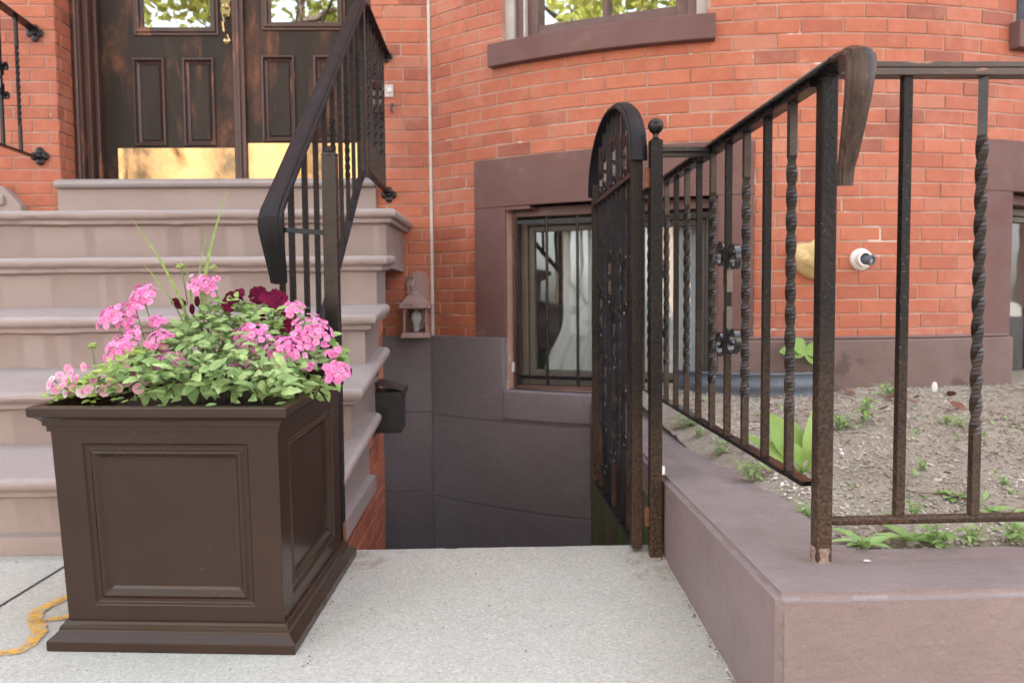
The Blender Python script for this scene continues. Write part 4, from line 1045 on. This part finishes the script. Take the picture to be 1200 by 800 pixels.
# corrugated window well
ww_ = thing('window_well', 'blue grey corrugated metal window well half buried by the house wall', 'window well', (1.2, 3.1, H-.45))
mb = MB(); vs = []; fs = []; na, nz = 40, 16; p0, p1 = phx(.80), phx(1.42)
for j in range(nz+1):
    z = H-.50+.185*j/nz
    for i in range(na+1):
        t = i/na; ph = p0+(p1-p0)*t; bul = .20*min(1, math.sin(math.pi*t)**.55)+.038; x, y = bow(ph, bul+.006*math.sin(j/nz*2*math.pi*3)); vs.append((x, y, z))
for j in range(nz):
    for i in range(na): k = j*(na+1)+i; fs.append((k, k+1, k+na+2, k+na+1))
mb.add(vs, fs, .5); o = obj('corrugated_wall', mb, 'greymetal', ww_, smooth=True); so = o.modifiers.new('s', 'SOLIDIFY'); so.thickness = .003
mb = MB(); mb.tube([Vector((*bow(p0+(p1-p0)*i/30, .20*min(1, math.sin(math.pi*i/30)**.55)+.038), H-.313)) for i in range(31)], .006, 8); sm(obj('rim', mb, 'greymetal', ww_))

# ---------------------------------------------------------------- PLANTER
PA = gpt(55, 763); PB = gpt(346, 767.5)
eu = (PB-PA).normalized(); up = Vector((0, -SL, 1)).normalized(); ev = up.cross(eu).normalized(); PW = (PB-PA).length
sc_ = PW/.51; PO = PA+eu*PW/2+ev*PW/2
def PL(u, v_, w): return PO+eu*u*sc_+ev*v_*sc_+up*w*sc_
planter = thing('square_planter', 'dark bronze square planter with recessed panels on the pavement', 'planter', PO)
def loft(mb, prof, closed_bottom=True):
    vs = [PL(i*h, j*h, w) for (h, w) in prof for i, j in ((-1,-1),(1,-1),(1,1),(-1,1))]; fs = []
    for k in range(len(prof)-1):
        for i in range(4): fs.append((k*4+i, k*4+(i+1) % 4, k*4+4+(i+1) % 4, k*4+4+i))
    mb.add(vs, fs, .5)
mb = MB(); loft(mb, [(.20,0),(.2545,.0),(.2555,.004),(.2555,.021),(.252,.024),(.2455,.030),(.2385,.0365),(.2375,.043),(.2345,.047),(.2315,.0485),(.230,.054),(.21,.056)]); obj('base', mb, 'planter', planter, bevel=.0015)
mb = MB(); loft(mb, [(.22,.462),(.2385,.462),(.2395,.463),(.2395,.4695),(.2405,.4715),(.243,.475),(.2475,.479),(.2535,.4825),(.2565,.4835),(.2575,.486),(.2575,.501),(.255,.5035),(.2385,.5035),(.236,.501),(.234,.45)]); obj('rim', mb, 'planter', planter, bevel=.0012)
mb = MB()                                    # body with a recessed moulded panel on each side
wt, wb_ = .2295, .2245; z0, z1 = .052, .464
for s_ in range(4):
    c4, s4 = [(1,0),(0,1),(-1,0),(0,-1)][s_]
    def BP(a_, b_, dep):
        w = z0+(z1-z0)*b_; hw_ = wb_+(wt-wb_)*b_; x = a_*hw_; y = -(hw_-dep); return PL(x*c4-y*s4, x*s4+y*c4, w)
    rings = []
    A0, B0, B1 = .735, .085, .905
    for (ins, dep) in ((0, 0), (.004, .006), (.012, .007), (.018, .0015), (.021, .0015), (.030, .010), (.036, .0125)):
        ax_ = A0-ins/.227; b0_ = B0+ins/(z1-z0); b1_ = B1-ins/(z1-z0); rings.append([(-ax_, b0_, dep), (ax_, b0_, dep), (ax_, b1_, dep), (-ax_, b1_, dep)])
    rings = [[(-1,0,0),(1,0,0),(1,1,0),(-1,1,0)]]+rings
    vs = [BP(*q) for r_ in rings for q in r_]; fs = []
    for k in range(len(rings)-1):
        for i in range(4): fs.append((k*4+i, k*4+(i+1) % 4, k*4+4+(i+1) % 4, k*4+4+i))
    fs.append(tuple((len(rings)-1)*4+i for i in range(4))); mb.add(vs, fs, .5)
o = obj('body', mb, 'planter', planter)
bm = bmesh.new(); bm.from_mesh(o.data); bmesh.ops.remove_doubles(bm, verts=bm.verts, dist=.0004); bmesh.ops.recalc_face_normals(bm, faces=bm.faces); bm.to_mesh(o.data); bm.free()
b = o.modifiers.new('b', 'BEVEL'); b.width = .0016; b.segments = 2; b.limit_method = 'ANGLE'; b.angle_limit = rad(30)
mb = MB(); n_ = 20
vs = [PL(-.233+.466*i/n_, -.233+.466*j/n_, .458+.012*noise.noise(Vector((i*.5, j*.5, 0)))) for j in range(n_+1) for i in range(n_+1)]
mb.add(vs, [(j*(n_+1)+i, j*(n_+1)+i+1, (j+1)*(n_+1)+i+1, (j+1)*(n_+1)+i) for j in range(n_) for i in range(n_)]); obj('potting_soil', mb, 'potsoil', planter)

# ---------------------------------------------------------------- PLANTS
def leaf(mb, base, d, n_, L, W, fold=.25, droop=.3, serr=0, seg=5, tone=None, tipw=0):
    """a folded, drooping leaf from base along d with face normal n_"""
    d = Vector(d).normalized(); n_ = Vector(n_); n_ = (n_-d*n_.dot(d)).normalized(); s_ = d.cross(n_)
    vs = []; fs = []; base = Vector(base)
    for i in range(seg+1):
        t = i/seg; w_ = W*.5*(math.sin(math.pi*min(1, t*.92+.06))**.8)*(1-.25*t)
        if serr and i % 2: w_ *= 1+serr
        if i == seg: w_ = W*.04
        c_ = base+d*(L*t)-n_*(droop*L*t*t)
        vs += [c_-s_*w_+n_*(fold*w_), c_, c_+s_*w_+n_*(fold*w_)]
    for i in range(seg):
        k = i*3; fs += [(k, k+1, k+4, k+3), (k+1, k+2, k+5, k+4)]
    mb.add(vs, fs, tone)
def rdir(up_=.4):
    an = R.uniform(0, 2*math.pi); return Vector((math.cos(an), math.sin(an), R.uniform(-.25, .8)*up_*2))
def floret(mb, c, n_, r, cup=.25, petals=5, tone=None, notch=True):
    n_ = Vector(n_).normalized(); x = n_.orthogonal().normalized(); y = n_.cross(x); a0 = R.uniform(0, 6.3); t0 = R.random() if tone is None else tone
    for k in range(petals):
        an = a0+k*2*math.pi/petals; d = x*math.cos(an)+y*math.sin(an); s_ = n_.cross(d); w_ = r*math.sin(math.pi/petals)*1.12
        cu = cup*R.uniform(.5, 1.4)
        vs = [c+d*r*.10-s_*w_*.18, c+d*r*.10+s_*w_*.18, c+d*r*.6+s_*w_*.95+n_*cu*r*.45, c+d*r*.98+s_*w_*.65+n_*cu*r*.35, c+d*r*(.86 if notch else 1.04)+n_*cu*r*.5, c+d*r*.98-s_*w_*.65+n_*cu*r*.35, c+d*r*.6-s_*w_*.95+n_*cu*r*.45]
        mb.add(vs, [(0,1,2,3,4,5,6)], min(1, max(0, t0+R.uniform(-.2, .2))))
def stemline(mb, a_, b_, r, bend=.02):
    a_, b_ = Vector(a_), Vector(b_); m_ = (a_+b_)/2+Vector((R.uniform(-1,1), R.uniform(-1,1), .3))*bend
    mb.tube([a_, a_*.25+m_*.5+b_*.25+Vector((0,0,.0)), b_], r, 5, tone=.5)
def foliage_blob(mb, fn, count, L, W, **kw):
    for _ in range(count):
        q, out = fn()
        d = (out*.9+rdir(.3)*.9); d.z = max(-.45, d.z); n_ = Vector((0,-.45,.8))+out*.35+rdir(.3)*.75
        leaf(mb, q, d, n_, L*R.uniform(.5, 1.4), W*R.uniform(.55, 1.3), **kw)
def interp(x, tab):
    if x <= tab[0][0]: return tab[0][1]
    for (a_, b_), (c_, d_) in zip(tab, tab[1:]):
        if x <= c_: return b_+(d_-b_)*(x-a_)/(c_-a_)
    return tab[-1][1]
HT = [(-.27,.025),(-.22,.055),(-.17,.085),(-.12,.125),(-.07,.165),(-.02,.185),(.04,.19),(.10,.175),(.15,.165),(.20,.135),(.25,.095),(.29,.03)]
WB = .480
def dome(u0, u1, v0, v1, sc2=1, front=.35):
    def fn():
        u = R.uniform(u0, u1); v_ = R.uniform(v0, v1); t = (v_+.25)/.5
        h = interp(u, HT)*sc2*(front+(1-front)*min(1, t*1.7)); k = R.random()**.45
        out = (eu*(u-.02)*3.2+ev*(v_-.05)*2.6)+up*.25
        ov = 0
        return PL(u, v_, WB+.012+h*k), out
    return fn
def plant_root(name, label, cat, u, v_): return thing(name, label, cat, PL(u, v_, WB))
def cluster(mb, meye, c, rw, nf=24, axis=None, fr=.0078, flat_=.62):
    axis = axis or Vector((0,-.55,.85)); axis = axis.normalized(); x = axis.orthogonal().normalized(); y = axis.cross(x)
    for i in range(nf):
        a_ = i*2.39996; rr = math.sqrt((i+.5)/nf); d = (x*math.cos(a_)+y*math.sin(a_))
        q = c+d*rr*rw*R.uniform(.9,1.2)+axis*(flat_*rw*math.sqrt(max(0, 1-rr*rr*.92)))+Vector((R.uniform(-1,1), R.uniform(-1,1), R.uniform(-1,1)))*.0042
        n_ = (axis*.8+d*rr*.9+Vector((R.uniform(-1,1), R.uniform(-1,1), R.uniform(-1,1)))*.35).normalized()
        floret(mb, q, n_, fr*R.uniform(.75, 1.2), R.uniform(.05,.5))
        if R.random() < .75: meye.add([q+n_*.0012+v_*.0016 for v_ in (x, y, -x, -y)], [(0,1,2,3)], R.random())
def depth(y): return 1.585+max(0, (462-y))/140*.20
def verbena(label, heads, u0, u1, v0, v1, nleaf, rx):
    root = plant_root('verbena', label, 'flowering plant', (u0+u1)/2, (v0+v1)/2)
    mb = MB(); foliage_blob(mb, dome(u0, u1, v0, v1), int(nleaf*1.2), .029, .017, serr=.25, seg=6, droop=.35); obj('foliage', mb, 'leaf_sage', root)
    ms = MB(); base0 = PL((u0+u1)/2, (v0+v1)/2, WB)
    for (px, py, r_, nf) in heads:
        Y = depth(py)+R.uniform(-.02, .02); c_ = at(px, py, Y); rw = r_*Y/F
        ax_ = Vector(((px-rx)/160, -.7, .75))
        mb = MB(); me_ = MB(); cluster(mb, me_, c_-ax_.normalized()*rw*.35, rw*1.0, int(nf*1.7), ax_)
        h = obj('flower_head', mb, 'petal_pink', root); obj('floret_eyes', me_, 'floret_eye', h)
        b_ = base0*.45+Vector((c_.x, c_.y+.03, base0.z))*.55; stemline(ms, b_, c_, .0013)
    for _ in range(int(nleaf/14)):
        q, out = dome(u0, u1, v0, v1)(); stemline(ms, base0*.5+Vector((q.x, q.y, base0.z))*.5, q+Vector((0,0,.012)), .0012)
    obj('stems', ms, 'stem', root); return root
verbena('bright pink verbena with many flower clusters, left half of the planter', [
    (167,343,15,18), (158,358,13,16), (129,369,17,22), (149,374,12,14), (183,375,8,8), (140,406,19,26), (187,397,16,18), (183,424,16,20), (203,420,9,9), (212,428,7,6), (240,331,16,22), (153,390,9,9), (279,427,7,6), (290,426,6,5)], -.15, .11, -.22, .18, 640, 190)
verbena('bright pink verbena spilling over the right rim of the planter', [
    (292,391,21,28), (367,385,22,30), (335,408,21,28), (352,398,15,16), (396,434,14,16), (345,361,11,9), (312,431,9,8), (303,412,7,6), (360,428,6,5), (391,412,8,6)], .07, .245, -.21, .12, 330, 320)
# overhanging sprays at the right corner
mb = MB()
rt = [o_ for o_ in bpy.data.objects if o_.name.startswith('verbena')][-1]
for (px, py, Y) in ((392,408,1.78),(402,412,1.8),(386,440,1.74),(375,448,1.72),(370,455,1.70),(384,425,1.76),(398,420,1.78),(360,452,1.66),(350,446,1.63),(335,452,1.60),(390,400,1.8),(380,455,1.72)):
    for _ in range(4): leaf(mb, at(px+R.uniform(-8,8), py+R.uniform(-7,7), Y+R.uniform(-.03,.03)), Vector((R.uniform(.1,1), R.uniform(-.6,.3), R.uniform(-.8,.3))), Vector((.3,-.6,1)), R.uniform(.024,.036), R.uniform(.014,.02), serr=.2, seg=6)
obj('foliage_spray', mb, 'leaf_fern', rt)
mb = MB()
for (px, py, Y) in ((180,462,1.578),(172,468,1.57),(190,462,1.575),(196,467,1.572),(210,459,1.58),(255,461,1.58),(284,462,1.578),(313,462,1.58),(340,458,1.60),(226,464,1.577),(300,459,1.585),(240,458,1.58)):
    leaf(mb, at(px, py-9, Y+.02), Vector((R.uniform(-.5,.5), -1, -.55)), Vector((0,-.7,1)), R.uniform(.03,.042), R.uniform(.018,.026), serr=.15, seg=6, droop=.3)
obj('rim_leaves', mb, 'leaf_sage', [o_ for o_ in bpy.data.objects if o_.name.startswith('verbena')][0])
# dark red petunia
pe = plant_root('petunia', 'dark red petunia behind the pink flowers, by the handrail foot', 'flowering plant', .06, .12)
mb = MB(); foliage_blob(mb, dome(-.02, .17, .0, .2, 1.12), 300, .026, .012, serr=0, seg=4); obj('foliage', mb, 'leaf_fern', pe)
for (px, py, r_) in ((272,350,9),(268,357,8),(279,345,8),(303,346,10),(313,349,9),(322,347,8),(325,356,10),(331,350,7),(338,370,8),(337,382,8),(342,376,7),(300,375,7),(305,371,6),(211,356,6),(205,353,4)):
    Y = depth(py)+.05; c_ = at(px, py, Y); rw = r_*Y/F*1.12; mb = MB()
    ax_ = Vector((R.uniform(-.5,.5), -.8, R.uniform(.1,.7))).normalized(); floret(mb, c_, ax_, rw, .28, 5, R.uniform(.1,.9)); floret(mb, c_-ax_*.002, ax_, rw*.95, .12, 5, R.uniform(0,.4))
    mb.lathe(c_-ax_*.022, [(.0015,0),(.003,.012),(rw*.3,.021)], 8, ax_, tone=.1); obj('flower', mb, 'petal_dark', pe)
ms = MB(); b_ = PL(.06, .12, WB)
for (px, py) in ((231,353),(225,362)):
    c_ = at(px, py, 1.76); mb = MB(); mb.sphere(c_, .006, 8, (1,1,2), tone=.0); obj('bud', mb, 'petal_dark', pe); stemline(ms, b_*.4+Vector((c_.x, c_.y, b_.z))*.6, c_, .0013)
obj('stems', ms, 'stem', pe)
# small pale calibrachoa in the front left corner
ca = plant_root('calibrachoa', 'low plant with small pale pink trumpet flowers at the left rim', 'flowering plant', -.17, -.13)
mb = MB(); foliage_blob(mb, dome(-.245, -.08, -.225, -.05, .95, .7), 520, .016, .0075, serr=0, seg=3); obj('foliage', mb, 'leaf_lime', ca)
for (px, py, r_, wh) in ((97,459,7.5,1),(124,458,7.5,0),(162,455,6.5,0),(147,434,7,0),(77,461,5,1),(58,451,6,0),(79,446,7,0),(83,437,6,0),(80,431,5,0),(99,430,6,0),(110,448,6.5,0),(139,454,6,0),(61,444,4,1),(74,452,5,0),(136,436,5,1),(155,437,5,0),(118,441,4,1),(231,428,5,0),(90,444,6,0),(70,440,5,0),(104,457,6,0),(115,456,5,1),(132,447,6,0),(86,455,5,0),(150,448,6,0),(170,446,5,0),(112,438,5,0),(66,457,5,0),(126,438,5,1)):
    Y = 1.548+max(0, (455-py))*.0022; c_ = at(px, py, Y); rw = r_*Y/F*.98; ax_ = Vector((R.uniform(-.7,.6), -1, R.uniform(-.2,.8))).normalized(); mb = MB()
    floret(mb, c_, ax_, rw, R.uniform(.35,.7), 5, R.random(), False); h = obj('flower', mb, 'petal_white' if wh else 'petal_pale', ca)
    mb = MB(); mb.lathe(c_-ax_*.016, [(.001,0),(.0018,.009),(rw*.36,.0175)], 8, ax_, tone=.4); obj('throat', mb, 'petal_pink', h)
# pale green seed heads
for (px, py, fx, fy) in ((213,313,222,345),(250,313,244,345),(109,404,120,425)): pass
ve0 = [o_ for o_ in bpy.data.objects if o_.name.startswith('verbena')][0]
for (px, py) in ((212,312),(249,313),(108,405)):
    c_ = at(px, py, depth(py)); mb = MB()
    for _ in range(16): mb.sphere(c_+Vector((R.uniform(-1,1), R.uniform(-1,1), R.uniform(-.5,.5)))*.007, .0035, 6)
    sh = obj('seed_head', mb, 'bud', ve0); ms = MB(); stemline(ms, at(px+8, py+45, depth(py)), c_, .0014, .004); obj('seed_stem', ms, 'stem', sh)
# spiky grass
gs_ = plant_root('spike_grass', 'thin spiky grass blades rising above the flowers in the planter', 'grass plant', .03, .05)
for pts, w_ in ((((226,392),(212,352),(186,302),(153,254)), .0075), (((236,375),(241,320),(252,270),(267,222)), .0085), (((228,385),(222,330),(216,310),(210,306)), .005), (((238,370),(234,320),(240,285),(243,262)), .004), (((222,390),(200,350),(176,318),(165,308)), .004)):
    q = smooth_pts([at(px, py, 1.80-.02*i) for i, (px, py) in enumerate(pts)], 5); mb = MB(); n_ = len(q)
    mb.sweep(q, [(-w_/2,.0006),(0,-.0012),(w_/2,.0006),(0,.0002)], (0,-1,.3), [max(.06, (1-(i/(n_-1))**2.2)) for i in range(n_)], tone=.6); obj('blade', mb, 'leaf_fern', gs_)

# ---- weeds in the bed
def onsoil(px, py):
    d = ray(px, py); t = 1.2/d.y
    while t*d.y < 3.6:
        q = d*t
        if q.z+H <= soilz(q.x, q.y): return Vector((q.x, q.y, soilz(q.x, q.y)))
        t += .004/d.y
    return Vector((q.x, q.y, soilz(q.x, q.y)))
def weed_mesh(nl, L, W, upright, seed):
    global R
    keep = R; R = random.Random(seed); mb = MB()
    for i in range(nl):
        an = i*2.4+R.uniform(-.3, .3); e = upright*R.uniform(.5, 1.2); d = Vector((math.cos(an), math.sin(an), e)); l_ = L*R.uniform(.55, 1.1)
        b_ = Vector((math.cos(an), math.sin(an), 0))*.006+Vector((0,0,R.uniform(0, .012))); leaf(mb, b_, d, (0,0,1) if upright < 1.5 else (math.cos(an)*-1, math.sin(an)*-1, .4), l_, W*R.uniform(.7, 1.1), droop=.35, serr=.12, seg=6)
    R = keep; return mb
def sprig_mesh(nst, L, seed):
    global R
    keep = R; R = random.Random(seed); mb = MB()
    for i in range(nst):
        an = R.uniform(0, 6.3); d = Vector((math.cos(an)*R.uniform(.2,.8), math.sin(an)*R.uniform(.2,.8), 1)).normalized(); h = L*R.uniform(.5, 1.2)
        mb.tube([(0,0,0), d*h*.5+Vector((0,0,.003)), d*h], .0011, 5, tone=.5)
        for k in range(6):
            q = d*h*(.3+.14*k); a2 = k*2.4+an; leaf(mb, q, (math.cos(a2), math.sin(a2), R.uniform(.1,.7)), (0,0,1), L*R.uniform(.28,.55), L*R.uniform(.14,.26), droop=.4, serr=.15, seg=5)
    R = keep; return mb
kinds = [weed_mesh(8, .062, .024, .8, 1), sprig_mesh(4, .055, 12), weed_mesh(6, .055, .030, .45, 2), sprig_mesh(6, .042, 13), weed_mesh(11, .045, .013, 1.5, 3)]
wm = []
for k in kinds:
    o = obj('proto', k, 'leaf_weed', None, loc=(0,0,0)); wm.append(o.data); bpy.data.objects.remove(o)
W = [ # px, py, kind, size, label
 (1012,641,0,.95,'leafy green weed against the kerb nearest the corner post'),
 (1068,633,0,1.0,'broad green weed against the kerb left of the plain bar'),
 (1102,640,1,1.05,'pointed bright weed on the kerb edge between the two front bars'),
 (1140,634,2,.8,'low pale weed by the kerb just left of the twisted bar'),
 (1186,634,0,1.1,'tall leaved weed by the kerb at the right picture edge'),
 (1116,582,1,.8,'solitary weed out on the mulch above the front rail'),
 (1070,603,2,.8,'small weed behind the front rail beside the plain bar'),
 (1046,606,2,.6,'tiny weed behind the front rail near the corner post'),
 (1164,600,1,.8,'weed behind the front rail right of the twisted bar'),
 (1176,566,2,.6,'small sprout in the mulch far right of the twisted bar'),
 (1080,548,2,.6,'small sprout with a pale speck in the middle of the mulch'),
 (802,499,1,1.2,'flat weed on the wall strip beside the gate post'),
 (818,510,2,.9,'second weed of the wall strip, just past the gate post'),
 (843,530,1,1.0,'weed on the wall strip under the scrolled bars'),
 (882,560,1,1.1,'weed on the wall strip below the large leaved plant'),
 (944,604,2,.7,'little weed at the foot of the corner post'),
 (1012,492,2,1.9,'bushy green clump behind the corner post'),
 (985,500,2,1.5,'small clump left of the bushy green clump'),
 (1043,462,2,1.4,'thin weed growing at the foot of the brown plinth'),
 (1110,494,2,.8,'tiny weed among brown leaves near the plinth'),
 (1124,497,2,.7,'tiny weed right of the brown leaves near the plinth')]
for (px, py, k, s_, lab) in W:
    q = onsoil(px, py+3); kk = [[0, 4, 1], [2, 1, 1], [3, 1, 3]][k][(px*7+py) % 3]; o = bpy.data.objects.new('weed', wm[kk]); COL.objects.link(o); o.location = q+Vector((0,0,-.002)); s_ *= R.uniform(.9, 1.1); o.scale = (s_,)*3; o.rotation_euler = (R.uniform(-.1,.1), R.uniform(-.1,.1), R.uniform(0, 6.2)); o.scale = (s_*R.uniform(.8,1.25), s_*R.uniform(.8,1.25), s_*R.uniform(.8,1.3)); tag(o, lab, 'weed', 'weeds in the garden bed')
# big leaved plant
q = onsoil(942, 556); bl = thing('broad_leaf_plant', 'light green plant with big oval leaves behind the side railing', 'plant', q)
for (dx, dy, L, W_, dr) in ((-.34,.05,.135,.085,.12), (.12,-.35,.12,.065,.8), (.45,.1,.09,.045,.3), (-.75,-.1,.10,.05,.3), (-.05,.2,.10,.045,.2), (.3,-.5,.08,.04,.5), (-.3,-.6,.07,.04,.5)):
    mb = MB(); d = Vector((dx*1.3, dy, .9)); st_ = q+d.normalized()*.04; leaf(mb, st_, d, Vector((-dx*.4,-1,.35)), L, W_, .14, dr, 0, 9, R.uniform(.4, 1)); mb.tube([q, st_], .003, 6, tone=.6); mb.mi = [0]*len(mb.f); obj('leaf', mb, 'leaf_broad', bl, smooth=True)
q = onsoil(902, 530); b2 = thing('low_leaf_plant', 'lower lime green plant left of the big oval leaves', 'plant', q)
for an in range(6):
    mb = MB(); leaf(mb, q, Vector((math.cos(an*1.1), math.sin(an*1.1), 1.0)), Vector((-math.cos(an*1.1)*.4,-.8,.6)), R.uniform(.06,.10), .03, .15, .35, 0, 7, R.uniform(.2,.8)); obj('leaf', mb, 'leaf_broad', b2, smooth=True)
ph = bowph(935, 404); c_ = Vector((*bow(ph, .09), H-.23)); vn = thing('wall_vine', 'bright green vine leaves against the plinth under the foam plug', 'plant', c_)
mb = MB(); mb.tube([Vector((c_.x, c_.y, soilz(c_.x, c_.y)-.01)), c_+Vector((.02,0,-.06)), c_], .003, 6, tone=.4); obj('stem', mb, 'stem', vn)
for dx, dz, L in ((-.9,.12,.10), (.9,.1,.12), (.5,-.3,.09), (-.4,.35,.08)):
    mb = MB(); leaf(mb, c_, Vector((dx,-.2,dz)), Vector((0,-1,.6)), L, .085, .15, .3, 0, 8, R.uniform(.1,.5)); obj('leaf', mb, 'leaf_broad', vn, smooth=True)
# dead leaves and pale scraps
lab = ['curled brown dead leaf by the plinth, left of the thin weed', 'large dead leaf with a raised edge below the thin weed', 'dead leaf lying between the plain bar and the pale scrap', 'reddish dead leaf right of the pale scrap', 'long dead leaf near the foot of the right window', 'torn dead leaf beside the bushy clump', 'small dead leaf behind the plain bar']
for l_, (px, py, s_) in zip(lab, ((1003,464,.06),(1036,470,.075),(1075,475,.045),(1130,482,.06),(1110,466,.06),(1030,482,.05),(1072,468,.04))):
    q = onsoil(px, py); mb = MB(); an = R.uniform(0, 6.2); leaf(mb, q+Vector((0,0,.006)), Vector((math.cos(an), math.sin(an), .25)), Vector((R.uniform(-.5,.5),-.4,1)), s_, s_*.55, .5, -.15, .1, 6); tag(obj('dead_leaf', mb, 'deadleaf', None, smooth=True), l_, 'leaf', 'dead leaves on the mulch')
q = onsoil(1095, 459); mb = MB(); mb.sphere(q+Vector((0,0,.018)), .014, 8, (.9,.4,1.7)); tag(obj('paper_scrap', mb, 'chipwhite', None), 'crumpled white scrap lying on the mulch by the plinth', 'scrap')
q = atz(1012, 657, KT+.002); mb = MB(); leaf(mb, q, (1,.2,.03), (0,-.2,1), .016, .008, .1, .1, .3, 5); tag(obj('paper_scrap', mb, 'chipwhite', None), 'tiny white scrap on the kerb beside the nearest weed', 'scrap')

# ---------------------------------------------------------------- across the street (mirrored in the glass)
def street_tree(x, y, h, r_, label, seed, nl=11000):
    rr = random.Random(seed); root = thing('street_tree', label, 'tree', (x, y, -.12))
    mb = MB(); top = Vector((x+.3, y, h*.95)); mb.tube([(x, y, -.15), (x+.05, y, h*.3), (x-.05, y+.05, h*.55), top], .16, 10, [1.1, .85, .6, .15])
    tips = []
    for i in range(11):
        a_ = i*2.4; z0 = h*(.41+.043*i); e = Vector((x+math.cos(a_)*r_*.8, y+math.sin(a_)*r_*.8, z0+r_*.55)); mb.tube([(x, y, z0), ((x+e.x)/2, (y+e.y)/2, z0+r_*.2), e], .06, 6, [1, .6, .2]); tips.append(e)
    sm(obj('trunk', mb, 'bark', root)); mb = MB()
    cl = [t+Vector((rr.uniform(-1,1), rr.uniform(-1,1), rr.uniform(-.6,.8)))*r_*.4 for t in tips for _ in range(4)]+[top+Vector((rr.uniform(-1,1), rr.uniform(-1,1), rr.uniform(-1,.3)))*r_*.5 for _ in range(10)]
    for _ in range(nl):
        c_ = rr.choice(cl); q = c_+Vector((rr.gauss(0,1), rr.gauss(0,1), rr.gauss(0,.8)))*.30; d = Vector((rr.uniform(-1,1), rr.uniform(-1,1), rr.uniform(-.8,.4))).normalized(); s_ = d.orthogonal().normalized(); L = rr.uniform(.11,.22)
        mb.add([q, q+d*L*.5+s_*L*.3, q+d*L, q+d*L*.5-s_*L*.3], [(0,1,2,3)], rr.random())
    obj('crown', mb, 'leaf_tree', root)
street_tree(-3.3, -5.6, 9.0, 2.3, 'green street tree mirrored in the door glass', 3)
street_tree(-7.6, -5.9, 9.2, 2.3, 'third street tree mirrored at the left of the bow window', 5, 2600)
street_tree(1.5, -6.4, 9.0, 2.4, 'second street tree mirrored in the bow window', 4)
fh = thing('row_house', 'pale sandstone house across the street mirrored in the brass kick plates', 'house', (0, -19, -.1))
mb = MB(); mb.span((-14, -24, -.1), (14, -19, 7.5)); obj('wall', mb, 'farstone', fh)
for i in range(9):
    for z in (1.6, 4.6):
        mb = MB(); mb.span((-12.5+i*3, -18.99, z), (-11.3+i*3, -18.93, z+1.9)); obj('window', mb, 'farwindow', fh)
mb = MB(); mb.span((-14.2, -19.4, 7.5), (14.2, -18.8, 7.9)); obj('cornice', mb, 'stone', fh)

# ---------------------------------------------------------------- light, sky, camera
w = bpy.data.worlds.new('World'); sc.world = w; w.use_nodes = True; nt = w.node_tree; nt.nodes.clear()
sky = N(nt, 'ShaderNodeTexSky'); sky.sky_type = 'NISHITA'; sky.sun_disc = False
az, el = rad(14), rad(50)                   # compass bearing of the sun (0 = +Y, clockwise), height
sky.sun_elevation = el; sky.sun_rotation = az; sky.air_density = 1.0; sky.dust_density = 2.5; sky.ozone_density = .6
hs = N(nt, 'ShaderNodeHueSaturation'); hs.inputs['Saturation'].default_value = .38
bg = N(nt, 'ShaderNodeBackground'); bg.inputs['Strength'].default_value = .12; ow = N(nt, 'ShaderNodeOutputWorld')
nt.links.new(sky.outputs[0], hs.inputs['Color']); nt.links.new(hs.outputs[0], bg.inputs[0]); nt.links.new(bg.outputs[0], ow.inputs[0])
sd_ = Vector((math.sin(az)*math.cos(el), math.cos(az)*math.cos(el), math.sin(el)))
sl = bpy.data.lights.new('sun', 'SUN'); sl.energy = 4.0; sl.angle = rad(.6); sl.color = (1, .95, .88)
so = bpy.data.objects.new('sun', sl); COL.objects.link(so); so.location = (3, 9, 14); so.rotation_euler = sd_.to_track_quat('Z', 'Y').to_euler()
cam = bpy.data.cameras.new('camera'); cam.sensor_width = 36; cam.lens = F/1200*36; cam.clip_end = 500; cam.clip_start = .05
cam.dof.use_dof = True; cam.dof.focus_distance = 1.62; cam.dof.aperture_fstop = 5.6
co = bpy.data.objects.new('camera', cam); COL.objects.link(co); sc.camera = co
rot = Matrix((xa, ya, za))                   # rows: world axes in camera coordinates
co.matrix_world = Matrix.Translation((0, 0, H)) @ rot.to_4x4()
sc.view_settings.view_transform = 'Standard'; sc.view_settings.look = 'None'; sc.view_settings.exposure = 3.12; sc.view_settings.gamma = 1
sc.cycles.use_denoising = True
sc.cycles.max_bounces = 8; sc.cycles.caustics_reflective = False; sc.cycles.caustics_refractive = False
